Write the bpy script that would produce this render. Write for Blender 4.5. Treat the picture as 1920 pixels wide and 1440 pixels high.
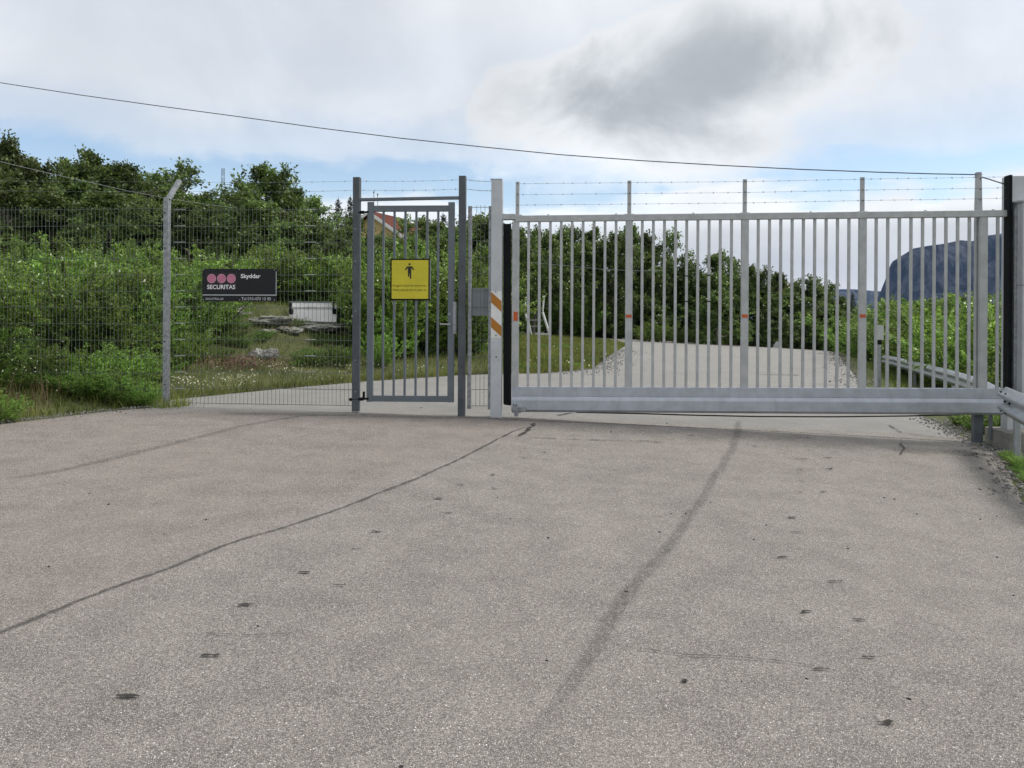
import bpy, math, random
import numpy as np
from mathutils import Vector, Matrix

for o in list(bpy.data.objects):
    bpy.data.objects.remove(o)
scene = bpy.context.scene
COL = scene.collection

# ------------------------------------------------------------------ camera
F = 1500.0            # focal length in photo pixels (photo is 1920 wide)
CX, CY = 960.0, 590.0 # principal point (horizon) in photo pixels
EYE = 1.22            # eye height above the ground at the gate
ROLL = 0.005
cam = bpy.data.cameras.new('camera')
cam.sensor_fit = 'HORIZONTAL'
cam.sensor_width = 36.0
cam.lens = 36.0 * F / 1920.0
cam.shift_y = -(720.0 - CY) / 1920.0
cam.clip_start = 0.05
cam.clip_end = 20000
cam_ob = bpy.data.objects.new('camera', cam)
COL.objects.link(cam_ob)
cr, sr = math.cos(ROLL), math.sin(ROLL)
cam_ob.matrix_world = Matrix(((cr, -sr, 0, 0), (0, 0, -1, 0), (sr, cr, 0, EYE), (0, 0, 0, 1)))
scene.camera = cam_ob

# ------------------------------------------------------------------ sky
SUN_EL, SUN_AZ = math.radians(46), math.radians(82)   # azimuth measured from +Y towards +X
world = bpy.data.worlds.new('World')
scene.world = world
world.use_nodes = True
nt = world.node_tree
nt.nodes.clear()


class NT:
    """tiny helper for building node graphs"""
    def __init__(self, tree):
        self.t = tree

    def n(self, kind, **kw):
        nd = self.t.nodes.new(kind)
        for k, v in kw.items():
            setattr(nd, k, v)
        return nd

    def link(self, a, b):
        self.t.links.new(a, b)

    def put(self, sock, v):
        if hasattr(v, 'is_linked') or hasattr(v, 'links'):
            self.t.links.new(v, sock)
        else:
            sock.default_value = v

    def m(self, op, a, b=None, c=None, clamp=False):
        nd = self.n('ShaderNodeMath', operation=op, use_clamp=clamp)
        self.put(nd.inputs[0], a)
        if b is not None:
            self.put(nd.inputs[1], b)
        if c is not None:
            self.put(nd.inputs[2], c)
        return nd.outputs[0]

    def ramp(self, fac, stops, interp='LINEAR'):
        nd = self.n('ShaderNodeValToRGB')
        cr_ = nd.color_ramp
        cr_.interpolation = interp
        while len(cr_.elements) < len(stops):
            cr_.elements.new(0.5)
        for e, (p, c) in zip(cr_.elements, stops):
            e.position = p
            e.color = (c, c, c, 1) if not hasattr(c, '__len__') else (*c, 1)
        self.put(nd.inputs[0], fac)
        return nd.outputs[0]

    def noise(self, vec, scale, detail=4, rough=0.55, dist=0.0):
        nd = self.n('ShaderNodeTexNoise')
        nd.inputs['Scale'].default_value = scale
        nd.inputs['Detail'].default_value = detail
        nd.inputs['Roughness'].default_value = rough
        nd.inputs['Distortion'].default_value = dist
        if vec is not None:
            self.link(vec, nd.inputs['Vector'])
        return nd.outputs['Fac']

    def mix(self, fac, a, b, blend='MIX'):
        nd = self.n('ShaderNodeMix', data_type='RGBA', blend_type=blend)
        nd.clamp_factor = True
        self.put(nd.inputs[0], fac)
        for s, v in ((nd.inputs[6], a), (nd.inputs[7], b)):
            if hasattr(v, '__len__') and not hasattr(v, 'links'):
                s.default_value = (*v, 1) if len(v) == 3 else v
            else:
                self.link(v, s)
        return nd.outputs[2]

    def maprange(self, v, a, b, c=0.0, d=1.0, smooth=True):
        nd = self.n('ShaderNodeMapRange', interpolation_type='SMOOTHSTEP' if smooth else 'LINEAR')
        self.put(nd.inputs[0], v)
        for i, x in enumerate((a, b, c, d)):
            nd.inputs[i + 1].default_value = x
        return nd.outputs[0]

    def xyz(self, x, y, z):
        nd = self.n('ShaderNodeCombineXYZ')
        for s, v in zip(nd.inputs, (x, y, z)):
            self.put(s, v)
        return nd.outputs[0]


w = NT(nt)
tc = w.n('ShaderNodeTexCoord')
sep = w.n('ShaderNodeSeparateXYZ')
w.link(tc.outputs['Generated'], sep.inputs[0])
dx, dy, dz = sep.outputs
zc = w.m('MAXIMUM', dz, 0.0)
den = w.m('ADD', zc, 0.10)
pv = w.xyz(w.m('DIVIDE', dx, den), w.m('DIVIDE', dy, den), 0.0)      # cloud deck seen in perspective
n1 = w.noise(pv, 0.8, 6, 0.55, 0.3)
n2 = w.noise(pv, 0.45, 5, 0.5)
n3 = w.noise(tc.outputs['Generated'], 5.0, 7, 0.58, 0.4)
n4 = w.noise(tc.outputs['Generated'], 2.2, 3, 0.5)
az = w.m('ARCTAN2', dx, dy)
el = w.m('ARCSINE', dz)
# cumulus towards the right, a clear strip low in the sky, high veil above it
wob = w.m('MULTIPLY_ADD', w.m('SUBTRACT', n1, 0.5), 0.13, el)
wob = w.m('MULTIPLY_ADD', w.m('SUBTRACT', n3, 0.5), 0.07, wob)
cov = w.ramp(wob, [(0.0, 1.0), (0.10, 1.0), (0.128, 0.85), (0.142, 0.12), (0.180, 0.06), (0.196, 0.55),
                   (0.215, 0.62), (0.245, 0.86), (0.32, 0.84), (0.42, 0.95)])
cov = w.m('MULTIPLY', cov, w.maprange(n2, 0.3, 0.6, 0.86, 1.0))
# the low bright bank of cloud behind the gate grows to the right
bank = w.m('MULTIPLY', w.maprange(az, 0.02, 0.24), w.maprange(wob, 0.138, 0.160, 1.0, 0.0))
cov = w.m('MAXIMUM', cov, bank)
bl = w.m('POWER', w.m('DIVIDE', w.m('SUBTRACT', az, 0.225), 0.215), 2.0)
tilt = w.m('MULTIPLY_ADD', w.m('SUBTRACT', az, 0.235), -0.16, el)
bl2 = w.m('POWER', w.m('DIVIDE', w.m('SUBTRACT', tilt, 0.280), 0.095), 2.0)
blob = w.m('SQRT', w.m('ADD', bl, bl2))
blob = w.m('MULTIPLY_ADD', w.m('SUBTRACT', n3, 0.5), 2.2, blob)
blob = w.m('MULTIPLY_ADD', w.m('SUBTRACT', n4, 0.5), 0.9, blob)
dark = w.maprange(blob, 0.15, 1.10, 1.0, 0.0)
soft = w.maprange(blob, 0.95, 1.6, 1.0, 0.0)
cov = w.m('MAXIMUM', cov, soft)
val = w.maprange(n3, 0.3, 0.72, 0.72, 0.86)
val = w.m('MULTIPLY', val, w.maprange(n2, 0.3, 0.7, 0.94, 1.04))
low = w.ramp(el, [(0.0, 0.90), (0.06, 0.84), (0.100, 0.92), (0.122, 1.30), (0.16, 1.22), (0.21, 1.02), (0.6, 1.0)])
val = w.m('MULTIPLY', val, low)
val = w.m('MULTIPLY_ADD', w.m('MULTIPLY', dark, val), -0.39, val)
val = w.m('MULTIPLY', val, 9.0)
cloudcol = w.mix(dark, (0.965, 0.985, 1.0), (0.88, 0.945, 1.0))
vm = w.n('ShaderNodeVectorMath', operation='SCALE')
w.link(cloudcol, vm.inputs[0])
w.link(val, vm.inputs['Scale'])
sky = w.n('ShaderNodeTexSky', sky_type='NISHITA')
sky.sun_disc = False
sky.sun_elevation = SUN_EL
sky.sun_rotation = SUN_AZ
sky.air_density = 1.0
sky.dust_density = 0.6
sky.ozone_density = 1.0
skyb = w.n('ShaderNodeVectorMath', operation='SCALE')
w.link(sky.outputs[0], skyb.inputs[0])
skyb.inputs['Scale'].default_value = 1.3
col = w.mix(cov, skyb.outputs[0], vm.outputs[0])
bg = w.n('ShaderNodeBackground')
bg.inputs['Strength'].default_value = 0.10
w.link(col, bg.inputs['Color'])
wo = w.n('ShaderNodeOutputWorld')
w.link(bg.outputs[0], wo.inputs['Surface'])

# ------------------------------------------------------------------ sun, exposure
sl = bpy.data.lights.new('sun', 'SUN')
sl.energy = 2.3
sl.angle = math.radians(14)
sl.color = (1.0, 0.95, 0.88)
sun_ob = bpy.data.objects.new('sun', sl)
COL.objects.link(sun_ob)
sd = Vector((math.sin(SUN_AZ) * math.cos(SUN_EL), math.cos(SUN_AZ) * math.cos(SUN_EL), math.sin(SUN_EL)))
sun_ob.rotation_euler = sd.to_track_quat('Z', 'Y').to_euler()
sun_ob.location = (20, 20, 40)
scene.view_settings.view_transform = 'Standard'
scene.view_settings.look = 'None'
scene.view_settings.exposure = 0.35
scene.view_settings.gamma = 1.0
scene.render.engine = 'CYCLES'
scene.cycles.use_denoising = True
scene.cycles.max_bounces = 6
scene.cycles.diffuse_bounces = 3
scene.cycles.transparent_max_bounces = 12
scene.cycles.volume_bounces = 0

# ------------------------------------------------------------------ projection helpers


def P(x, y, Y):
    """world point at depth Y seen at photo pixel (x, y)"""
    u, v = (x - CX) / F, (CY - y) / F
    return Vector(((u * cr - v * sr) * Y, Y, EYE + (u * sr + v * cr) * Y))


def img(p):
    X, Y, Z = p[0], p[1], p[2] - EYE
    u, v = (X * cr + Z * sr) / Y, (-X * sr + Z * cr) / Y
    return CX + F * u, CY - F * v


def plane_z(X, Y):
    X = np.asarray(X, float)
    Y = np.asarray(Y, float)
    xr = np.clip(X, -14, 20)
    z = np.where(xr > 0, -0.04 * xr, -0.016 * xr)
    z = z - 0.027 * np.clip(9.4 - Y, 0, 14)
    return z


def hit(x, y):
    """ground point of the paved surface seen at photo pixel (x, y)"""
    u, v = (x - CX) / F, (CY - y) / F
    a, b = (u * cr - v * sr), (u * sr + v * cr)
    lo, hi = 0.5, 200.0
    for _ in range(60):
        mid = (lo + hi) / 2
        if EYE + b * mid > float(plane_z(a * mid, mid)):
            lo = mid
        else:
            hi = mid
    return (a * lo, lo)


# outline of the paved surface, left and right edges listed near to far
L_EDGE = [(-12, -6), (-10, 1.0), (-7.0, 6.3), hit(0, 790), hit(90, 780), hit(180, 769), hit(300, 759), (-4.55, 10.3), hit(325, 745),
          hit(480, 730), hit(660, 715), hit(850, 703), hit(1000, 700), hit(1110, 691), hit(1140, 668), hit(1165, 652),
          hit(1178, 644), hit(1050, 628)]
R_EDGE = [(3.4, -6), (3.5, 1.0), (3.75, 4.0), hit(1920, 940), hit(1895, 885), hit(1872, 848), hit(1830, 826), hit(1790, 806), hit(1760, 790),
          hit(1700, 765), hit(1640, 735), hit(1615, 715), hit(1597, 695), hit(1585, 680), hit(1572, 665), hit(1560, 658),
          hit(1540, 656.5), hit(1450, 652)]
LE, RE = np.array(L_EDGE), np.array(R_EDGE)
POLY = np.concatenate([LE, RE[::-1]])


def seg_dist(px, py, chain):
    best = np.full(px.shape, 1e9)
    for (x0, y0), (x1, y1) in zip(chain[:-1], chain[1:]):
        ex, ey = x1 - x0, y1 - y0
        t = np.clip(((px - x0) * ex + (py - y0) * ey) / (ex * ex + ey * ey + 1e-9), 0, 1)
        best = np.minimum(best, np.hypot(px - x0 - t * ex, py - y0 - t * ey))
    return best


def inside(px, py, poly):
    r = np.zeros(px.shape, bool)
    n = len(poly)
    for i in range(n):
        x0, y0 = poly[i]
        x1, y1 = poly[(i + 1) % n]
        c = ((y0 > py) != (y1 > py)) & (px < (x1 - x0) * (py - y0) / (y1 - y0 + 1e-12) + x0)
        r ^= c
    return r


def sstep(a, b, x):
    t = np.clip((x - a) / (b - a), 0, 1)
    return t * t * (3 - 2 * t)


def vnoise(x, y, s=1.0, seed=0):
    """cheap smooth value noise made of sines"""
    r = np.random.RandomState(seed)
    z = 0
    for k in range(5):
        a, b, c = r.uniform(-1, 1), r.uniform(-1, 1), r.uniform(0, 6.28)
        z = z + np.sin((a * x + b * y) * s * (1 + k * 0.7) + c) / (1 + k * 0.5)
    return z / 2.5


def terrain(X, Y):
    X = np.atleast_1d(np.asarray(X, float))
    Y = np.atleast_1d(np.asarray(Y, float))
    ins = inside(X, Y, POLY)
    dl, dr = seg_dist(X, Y, LE), seg_dist(X, Y, RE)
    base = plane_z(X, Y)
    left = (dl <= dr)
    bump = 0.05 * vnoise(X, Y, 1.1, 3)
    hl = 0.115 * np.minimum(dl, 9) + 0.075 * np.clip(dl - 9, 0, 22) + bump * sstep(0.3, 2, dl)
    hl = hl * (1 - 0.8 * sstep(-2.5, 0.5, X) * sstep(15, 18, Y))
    hl = hl + 0.75 * np.exp(-((X + 5.5) / 1.7) ** 2 - ((Y - 18.2) / 2.2) ** 2) * sstep(0.5, 3, dl)
    hl = hl * sstep(0.0, 1.2, dl) * np.where(Y < 7, 0.4, 1.0)
    hr = -0.40 * sstep(0.1, 2.2, dr) - 0.05 * np.clip(dr - 2, 0, 40) + 0.4 * bump * sstep(0.3, 2, dr)
    z = base + np.where(left, hl, hr) + 0.012
    # past the far edge of the pavement the ground tips away
    far = sstep(46, 60, Y) * np.where(X > 2, 1, 0)
    z = z - 0.6 * far
    dist = np.hypot(X, Y - 20)
    fade = sstep(90, 420, dist)
    z = z * (1 - fade) + (-14) * fade
    z = np.where(ins, base - 0.06, z)
    z = np.where(~ins & (np.minimum(dl, dr) < 0.42), np.minimum(z, base - 0.02), z)
    return z


def tz(X, Y):
    return float(terrain(X, Y)[0])


def ghit(x, y):
    """ground point including the verge slope"""
    u, v = (x - CX) / F, (CY - y) / F
    a, b = (u * cr - v * sr), (u * sr + v * cr)
    Y = np.linspace(3, 70, 3000)
    g_ = terrain(a * Y, Y)
    k = np.argmax(EYE + b * Y < g_)
    return (a * Y[k], Y[k])


# ------------------------------------------------------------------ object helpers


def tag(o, label=None, cat=None, group=None, kind=None):
    for k, v in (('label', label), ('category', cat), ('group', group), ('kind', kind)):
        if v:
            o[k] = v
    return o


def thing(name, loc, label, cat, group=None):
    o = bpy.data.objects.new(name, None)
    o.empty_display_size = 0.2
    COL.objects.link(o)
    o.location = loc
    return tag(o, label, cat, group)


class MB:
    def __init__(self):
        self.v, self.f = [], []

    def add(self, vs, fs):
        b = len(self.v)
        self.v += [tuple(p) for p in vs]
        self.f += [tuple(i + b for i in f) for f in fs]
        return self

    def box(self, c, ax, ay, az_):
        """box with centre c and half-extent vectors"""
        c, ax, ay, az_ = map(Vector, (c, ax, ay, az_))
        vs = [c + ax * i + ay * j + az_ * k for k in (-1, 1) for j in (-1, 1) for i in (-1, 1)]
        return self.add(vs, [(0, 2, 3, 1), (4, 5, 7, 6), (0, 1, 5, 4), (2, 6, 7, 3), (0, 4, 6, 2), (1, 3, 7, 5)])

    def bbox(self, c, ax, ay, az_, b=0.004):
        """box whose vertical edges (along az_) are chamfered"""
        c, ax, ay, az_ = map(Vector, (c, ax, ay, az_))
        lx, ly = ax.length, ay.length
        b = min(b, lx * 0.4, ly * 0.4)
        ux, uy = ax / lx, ay / ly
        prof = []
        for sx, sy, first in ((1, -1, 0), (1, 1, 1), (-1, 1, 0), (-1, -1, 1)):
            p1 = ux * (sx * (lx - b)) + uy * (sy * ly)
            p2 = ux * (sx * lx) + uy * (sy * (ly - b))
            prof += [p1, p2] if not first else [p2, p1]
        n = len(prof)
        vs = [c + p - az_ for p in prof] + [c + p + az_ for p in prof]
        fs = [(i, (i + 1) % n, n + (i + 1) % n, n + i) for i in range(n)]
        fs += [tuple(range(n))[::-1], tuple(range(n, 2 * n))]
        return self.add(vs, fs)

    def beam(self, p0, p1, w_, h, up=(0, 0, 1)):
        """bar from p0 to p1, w_ wide sideways and h tall"""
        p0, p1 = Vector(p0), Vector(p1)
        d = (p1 - p0)
        s = d.cross(Vector(up)).normalized()
        u = s.cross(d).normalized()
        return self.bbox((p0 + p1) / 2, s * w_ / 2, u * h / 2, d / 2, 0.004)

    def tube(self, pts, r, n=6, caps=True):
        pts = [Vector(p) for p in pts]
        rs = r if hasattr(r, '__len__') else [r] * len(pts)
        vs, fs = [], []
        for i, p in enumerate(pts):
            d = (pts[min(i + 1, len(pts) - 1)] - pts[max(i - 1, 0)]).normalized()
            a = d.orthogonal().normalized() if i == 0 else (a - d * a.dot(d)).normalized()
            b = d.cross(a)
            for k in range(n):
                t = 2 * math.pi * k / n
                vs.append(p + (a * math.cos(t) + b * math.sin(t)) * rs[i])
        for i in range(len(pts) - 1):
            for k in range(n):
                fs.append((i * n + k, i * n + (k + 1) % n, (i + 1) * n + (k + 1) % n, (i + 1) * n + k))
        if caps:
            fs.append(tuple(range(n))[::-1])
            fs.append(tuple(range((len(pts) - 1) * n, len(pts) * n)))
        return self.add(vs, fs)

    def prism(self, outline, ext):
        """closed outline (points in order) pushed along ext"""
        n = len(outline)
        o = [Vector(p) for p in outline]
        e = Vector(ext)
        vs = o + [p + e for p in o]
        fs = [tuple(range(n))[::-1], tuple(range(n, 2 * n))]
        fs += [(i, (i + 1) % n, n + (i + 1) % n, n + i) for i in range(n)]
        return self.add(vs, fs)


def root_of(o):
    while o.parent:
        o = o.parent
    return o


def build(name, mb, mat, parent=None, loc=None, smooth=False):
    """link the collected faces as ONE mesh object (coordinates given in world space)"""
    off = Vector(root_of(parent).location) if parent else Vector(loc or (0, 0, 0))
    me = bpy.data.meshes.new(name)
    me.from_pydata([tuple(Vector(p) - off) for p in mb.v], [], mb.f)
    me.validate()
    import bmesh
    bm = bmesh.new()
    bm.from_mesh(me)
    bmesh.ops.recalc_face_normals(bm, faces=bm.faces)
    bm.to_mesh(me)
    bm.free()
    me.materials.append(mat)
    if smooth:
        me.polygons.foreach_set('use_smooth', [True] * len(me.polygons))
    o = bpy.data.objects.new(name, me)
    COL.objects.link(o)
    if parent:
        o.parent = parent
    else:
        o.location = off
    return o


def np_mesh(name, verts, faces, mat):
    """fast mesh from numpy arrays; faces is (n, k)"""
    me = bpy.data.meshes.new(name)
    verts = np.ascontiguousarray(verts, np.float32)
    faces = np.ascontiguousarray(faces, np.int32)
    k = faces.shape[1]
    me.vertices.add(len(verts))
    me.vertices.foreach_set('co', verts.ravel())
    me.loops.add(faces.size)
    me.loops.foreach_set('vertex_index', faces.ravel())
    me.polygons.add(len(faces))
    me.polygons.foreach_set('loop_start', np.arange(0, faces.size, k, dtype=np.int32))
    me.update(calc_edges=True)
    me.materials.append(mat)
    return me


# ------------------------------------------------------------------ materials
MATS = {}


def new_mat(name):
    m = bpy.data.materials.new(name)
    m.use_nodes = True
    t = m.node_tree
    b = t.nodes['Principled BSDF']
    MATS[name] = m
    return m, NT(t), b


def metal(name, c, rough=0.45, metallic=0.6, var=0.12, scale=9.0, dirt=0.25, bump=0.05):
    m, g, b = new_mat(name)
    t = g.n('ShaderNodeTexCoord')
    geo = g.n('ShaderNodeNewGeometry')
    n = g.noise(geo.outputs['Position'], scale, 5, 0.6)
    nf = g.noise(geo.outputs['Position'], scale * 14, 2, 0.5)
    st = g.n('ShaderNodeMapping')
    g.link(geo.outputs['Position'], st.inputs[0])
    st.inputs['Scale'].default_value = (14, 14, 1.3)
    ns = g.noise(st.outputs[0], 1.0, 4, 0.6)
    lo = tuple(x * (1 - var) for x in c)
    hi = tuple(min(1, x * (1 + var)) for x in c)
    cc = g.mix(g.maprange(n, 0.3, 0.7), lo, hi)
    cc = g.mix(g.m('MULTIPLY', g.maprange(ns, 0.55, 0.78), dirt), cc, tuple(x * 0.45 for x in c))
    g.link(cc, b.inputs['Base Color'])
    b.inputs['Metallic'].default_value = metallic
    g.link(g.maprange(nf, 0.2, 0.8, rough - 0.08, rough + 0.1), b.inputs['Roughness'])
    bp = g.n('ShaderNodeBump')
    bp.inputs['Strength'].default_value = bump
    bp.inputs['Distance'].default_value = 0.002
    g.link(nf, bp.inputs['Height'])
    g.link(bp.outputs[0], b.inputs['Normal'])
    return m


def paint(name, c, rough=0.5, var=0.05, spec=0.5):
    m, g, b = new_mat(name)
    geo = g.n('ShaderNodeNewGeometry')
    n = g.noise(geo.outputs['Position'], 6.0, 5, 0.6)
    cc = g.mix(g.maprange(n, 0.3, 0.7), tuple(x * (1 - var) for x in c), tuple(min(1, x * (1 + var)) for x in c))
    g.link(cc, b.inputs['Base Color'])
    b.inputs['Roughness'].default_value = rough
    b.inputs['Specular IOR Level'].default_value = spec
    return m


M_ALU = metal('brushed_aluminium', (0.43, 0.435, 0.435), 0.5, 0.3, 0.10, 9, 0.30)
M_ALU_BEAM = metal('aluminium_beam', (0.42, 0.445, 0.485), 0.45, 0.35, 0.10, 7, 0.30)
M_ALU_PALE = metal('pale_aluminium', (0.50, 0.515, 0.53), 0.5, 0.25, 0.07, 5, 0.22)
M_GALV_DARK = metal('grey_powder_coat', (0.125, 0.148, 0.165), 0.45, 0.1, 0.08, 6, 0.2)
M_POST_DARK = metal('weathered_dark_steel', (0.075, 0.085, 0.095), 0.5, 0.1, 0.22, 5, 0.4)
M_GALV = metal('galvanised_steel', (0.30, 0.31, 0.32), 0.45, 0.55, 0.25, 22, 0.35, 0.12)
M_RAIL = metal('guard_rail_zinc', (0.40, 0.42, 0.445), 0.4, 0.55, 0.12, 8, 0.25)
M_WIRE = metal('fence_wire', (0.10, 0.12, 0.10), 0.6, 0.0, 0.2, 6, 0.1)
M_CLIP = metal('bright_clip', (0.42, 0.44, 0.43), 0.4, 0.4, 0.1, 9, 0.1)
M_BARB = metal('barbed_wire_zinc', (0.24, 0.25, 0.26), 0.5, 0.5, 0.2, 9, 0.2)
M_BLACK = paint('black_rubber', (0.008, 0.009, 0.010), 0.7, 0.2, 0.12)
M_SIGN_BLACK = paint('sign_black', (0.011, 0.012, 0.014), 0.35, 0.1, 0.3)
M_LOGO_BACK = paint('sign_logo_dark', (0.012, 0.004, 0.007), 0.4, 0.1)
M_PINK = paint('faded_red_print', (0.50, 0.17, 0.26), 0.45, 0.12)
M_PINK_RIM = paint('faded_red_rim', (0.60, 0.33, 0.40), 0.45, 0.1)
M_WHITE = paint('white_print', (0.80, 0.80, 0.80), 0.5, 0.03)
M_GREY_PRINT = paint('grey_print', (0.50, 0.51, 0.52), 0.5, 0.03)
M_YELLOW = paint('sign_yellow', (0.58, 0.50, 0.02), 0.5, 0.06)
M_INK = paint('sign_ink', (0.02, 0.017, 0.01), 0.6, 0.05)
M_ORANGE = paint('stripe_orange', (0.40, 0.155, 0.008), 0.5, 0.08)
M_REFLECT = paint('reflector_orange', (0.48, 0.085, 0.012), 0.3, 0.1)
M_WHITE_PAINT = paint('white_paint', (0.72, 0.72, 0.70), 0.5, 0.08)
M_PANEL = paint('pale_panel', (0.62, 0.60, 0.60), 0.45, 0.07)
M_GREYBACK = paint('sign_back_grey', (0.20, 0.22, 0.235), 0.5, 0.06)
M_CABLE = paint('cable_black', (0.02, 0.022, 0.024), 0.5, 0.1)
M_WALL_YELLOW = paint('yellow_render', (0.58, 0.44, 0.20), 0.8, 0.08)
M_GLASS = paint('window_dark', (0.02, 0.024, 0.03), 0.1, 0.05)
M_BARK = paint('birch_bark', (0.16, 0.145, 0.125), 0.85, 0.5)
M_STEM = paint('willow_stem', (0.09, 0.085, 0.055), 0.85, 0.4)


def concrete(name, c):
    m, g, b = new_mat(name)
    geo = g.n('ShaderNodeNewGeometry')
    n = g.noise(geo.outputs['Position'], 7, 8, 0.65)
    f = g.noise(geo.outputs['Position'], 90, 3, 0.6)
    cc = g.mix(g.maprange(n, 0.3, 0.7), tuple(x * 0.6 for x in c), c)
    cc = g.mix(g.m('MULTIPLY', g.maprange(f, 0.5, 0.7), 0.4), cc, tuple(x * 0.5 for x in c))
    g.link(cc, b.inputs['Base Color'])
    b.inputs['Roughness'].default_value = 0.9
    bp = g.n('ShaderNodeBump')
    bp.inputs['Strength'].default_value = 0.5
    bp.inputs['Distance'].default_value = 0.01
    g.link(g.m('ADD', n, g.m('MULTIPLY', f, 0.2)), bp.inputs['Height'])
    g.link(bp.outputs[0], b.inputs['Normal'])
    return m


M_CONCRETE = concrete('old_concrete', (0.30, 0.29, 0.25))
M_STONE = concrete('loose_stone', (0.24, 0.235, 0.225))


def rock_mat():
    m, g, b = new_mat('lichen_rock')
    geo = g.n('ShaderNodeNewGeometry')
    n = g.noise(geo.outputs['Position'], 3.0, 8, 0.65, 0.6)
    f = g.noise(geo.outputs['Position'], 20, 5, 0.6)
    cc = g.mix(g.maprange(n, 0.35, 0.65), (0.12, 0.115, 0.105), (0.36, 0.35, 0.34))
    sn = g.n('ShaderNodeSeparateXYZ')
    g.link(geo.outputs['Normal'], sn.inputs[0])
    moss = g.m('MULTIPLY', g.maprange(f, 0.45, 0.6), g.maprange(sn.outputs[2], 0.5, 0.9))
    cc = g.mix(g.m('MULTIPLY', moss, 0.6), cc, (0.13, 0.14, 0.04))
    g.link(cc, b.inputs['Base Color'])
    b.inputs['Roughness'].default_value = 0.9
    bp = g.n('ShaderNodeBump')
    bp.inputs['Strength'].default_value = 0.8
    bp.inputs['Distance'].default_value = 0.05
    g.link(g.m('ADD', n, g.m('MULTIPLY', f, 0.3)), bp.inputs['Height'])
    g.link(bp.outputs[0], b.inputs['Normal'])
    return m


M_ROCK = rock_mat()


def leaf_mat(name, dark, mid, light, trans=0.35, rough=0.42, spec=0.5, big=0.35):
    m, g, b = new_mat(name)
    geo = g.n('ShaderNodeNewGeometry')
    oi = g.n('ShaderNodeObjectInfo')
    r = geo.outputs['Random Per Island']
    c = g.ramp(r, [(0.0, dark), (0.5, mid), (0.93, light), (1.0, tuple(min(1, x * 1.35) for x in light))])
    hs = g.n('ShaderNodeHueSaturation')
    g.link(c, hs.inputs['Color'])
    n = g.noise(geo.outputs['Position'], 0.6, 2)
    g.link(g.maprange(oi.outputs['Random'], 0, 1, 0.485, 0.515, False), hs.inputs['Hue'])
    g.link(g.m('MULTIPLY', g.maprange(oi.outputs['Random'], 0, 1, 0.68, 1.32, False),
               g.maprange(n, 0.3, 0.7, 1 - big, 1 + big)), hs.inputs['Value'])
    g.link(hs.outputs[0], b.inputs['Base Color'])
    b.inputs['Roughness'].default_value = rough
    b.inputs['Specular IOR Level'].default_value = spec
    tr = g.n('ShaderNodeBsdfTranslucent')
    hs2 = g.n('ShaderNodeHueSaturation')
    hs2.inputs['Hue'].default_value = 0.485
    hs2.inputs['Value'].default_value = 1.5
    g.link(hs.outputs[0], hs2.inputs['Color'])
    g.link(hs2.outputs[0], tr.inputs['Color'])
    mx = g.n('ShaderNodeMixShader')
    mx.inputs[0].default_value = trans
    g.link(b.outputs[0], mx.inputs[1])
    g.link(tr.outputs[0], mx.inputs[2])
    out = [n_ for n_ in g.t.nodes if n_.type == 'OUTPUT_MATERIAL'][0]
    g.link(mx.outputs[0], out.inputs['Surface'])
    return m


M_LEAF_BIRCH = leaf_mat('birch_leaf', (0.042, 0.072, 0.015), (0.082, 0.132, 0.027), (0.17, 0.235, 0.065), 0.34)
M_LEAF_WILLOW = leaf_mat('willow_leaf', (0.056, 0.118, 0.014), (0.125, 0.230, 0.030), (0.28, 0.40, 0.10), 0.42, 0.33, 0.6)
M_LEAF_SPRUCE = leaf_mat('spruce_needle', (0.014, 0.026, 0.014), (0.024, 0.040, 0.020), (0.04, 0.06, 0.03), 0.1)
M_GRASS = leaf_mat('grass_blade', (0.066, 0.095, 0.018), (0.120, 0.155, 0.030), (0.23, 0.22, 0.07), 0.35, 0.6, 0.3, 0.3)
M_WEED = leaf_mat('tall_weed', (0.060, 0.10, 0.014), (0.12, 0.17, 0.025), (0.20, 0.24, 0.05), 0.35, 0.5, 0.4, 0.3)
M_DRY = leaf_mat('dry_stalk', (0.09, 0.06, 0.03), (0.15, 0.11, 0.055), (0.25, 0.20, 0.12), 0.2, 0.7, 0.2, 0.2)
M_SORREL = leaf_mat('red_sorrel', (0.13, 0.065, 0.045), (0.20, 0.11, 0.085), (0.28, 0.18, 0.13), 0.25, 0.6, 0.3, 0.2)
M_PETAL = leaf_mat('pale_petal', (0.62, 0.60, 0.36), (0.72, 0.70, 0.52), (0.80, 0.80, 0.72), 0.3, 0.6, 0.3, 0.05)


def ground_mat():
    m, g, b = new_mat('verge_soil')
    geo = g.n('ShaderNodeNewGeometry')
    n = g.noise(geo.outputs['Position'], 1.2, 6, 0.6)
    f = g.noise(geo.outputs['Position'], 26, 4, 0.6)
    cc = g.mix(g.maprange(n, 0.35, 0.65), (0.065, 0.085, 0.022), (0.11, 0.115, 0.04))
    cc = g.mix(g.m('MULTIPLY', g.maprange(f, 0.45, 0.65), 0.6), cc, (0.05, 0.045, 0.025))
    g.link(cc, b.inputs['Base Color'])
    b.inputs['Roughness'].default_value = 0.95
    bp = g.n('ShaderNodeBump')
    bp.inputs['Strength'].default_value = 0.7
    bp.inputs['Distance'].default_value = 0.03
    g.link(f, bp.inputs['Height'])
    g.link(bp.outputs[0], b.inputs['Normal'])
    return m


M_GROUND = ground_mat()

CR1 = [(-220, 1275), (-110, 1228), (0, 1185), (130, 1133), (200, 1104), (300, 1070), (400, 1028), (455, 1010), (520, 992), (620, 958),
       (700, 926), (780, 896), (860, 860), (930, 826), (965, 808), (998, 796)]
CR1W = [hit(*p) for p in CR1]


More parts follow.
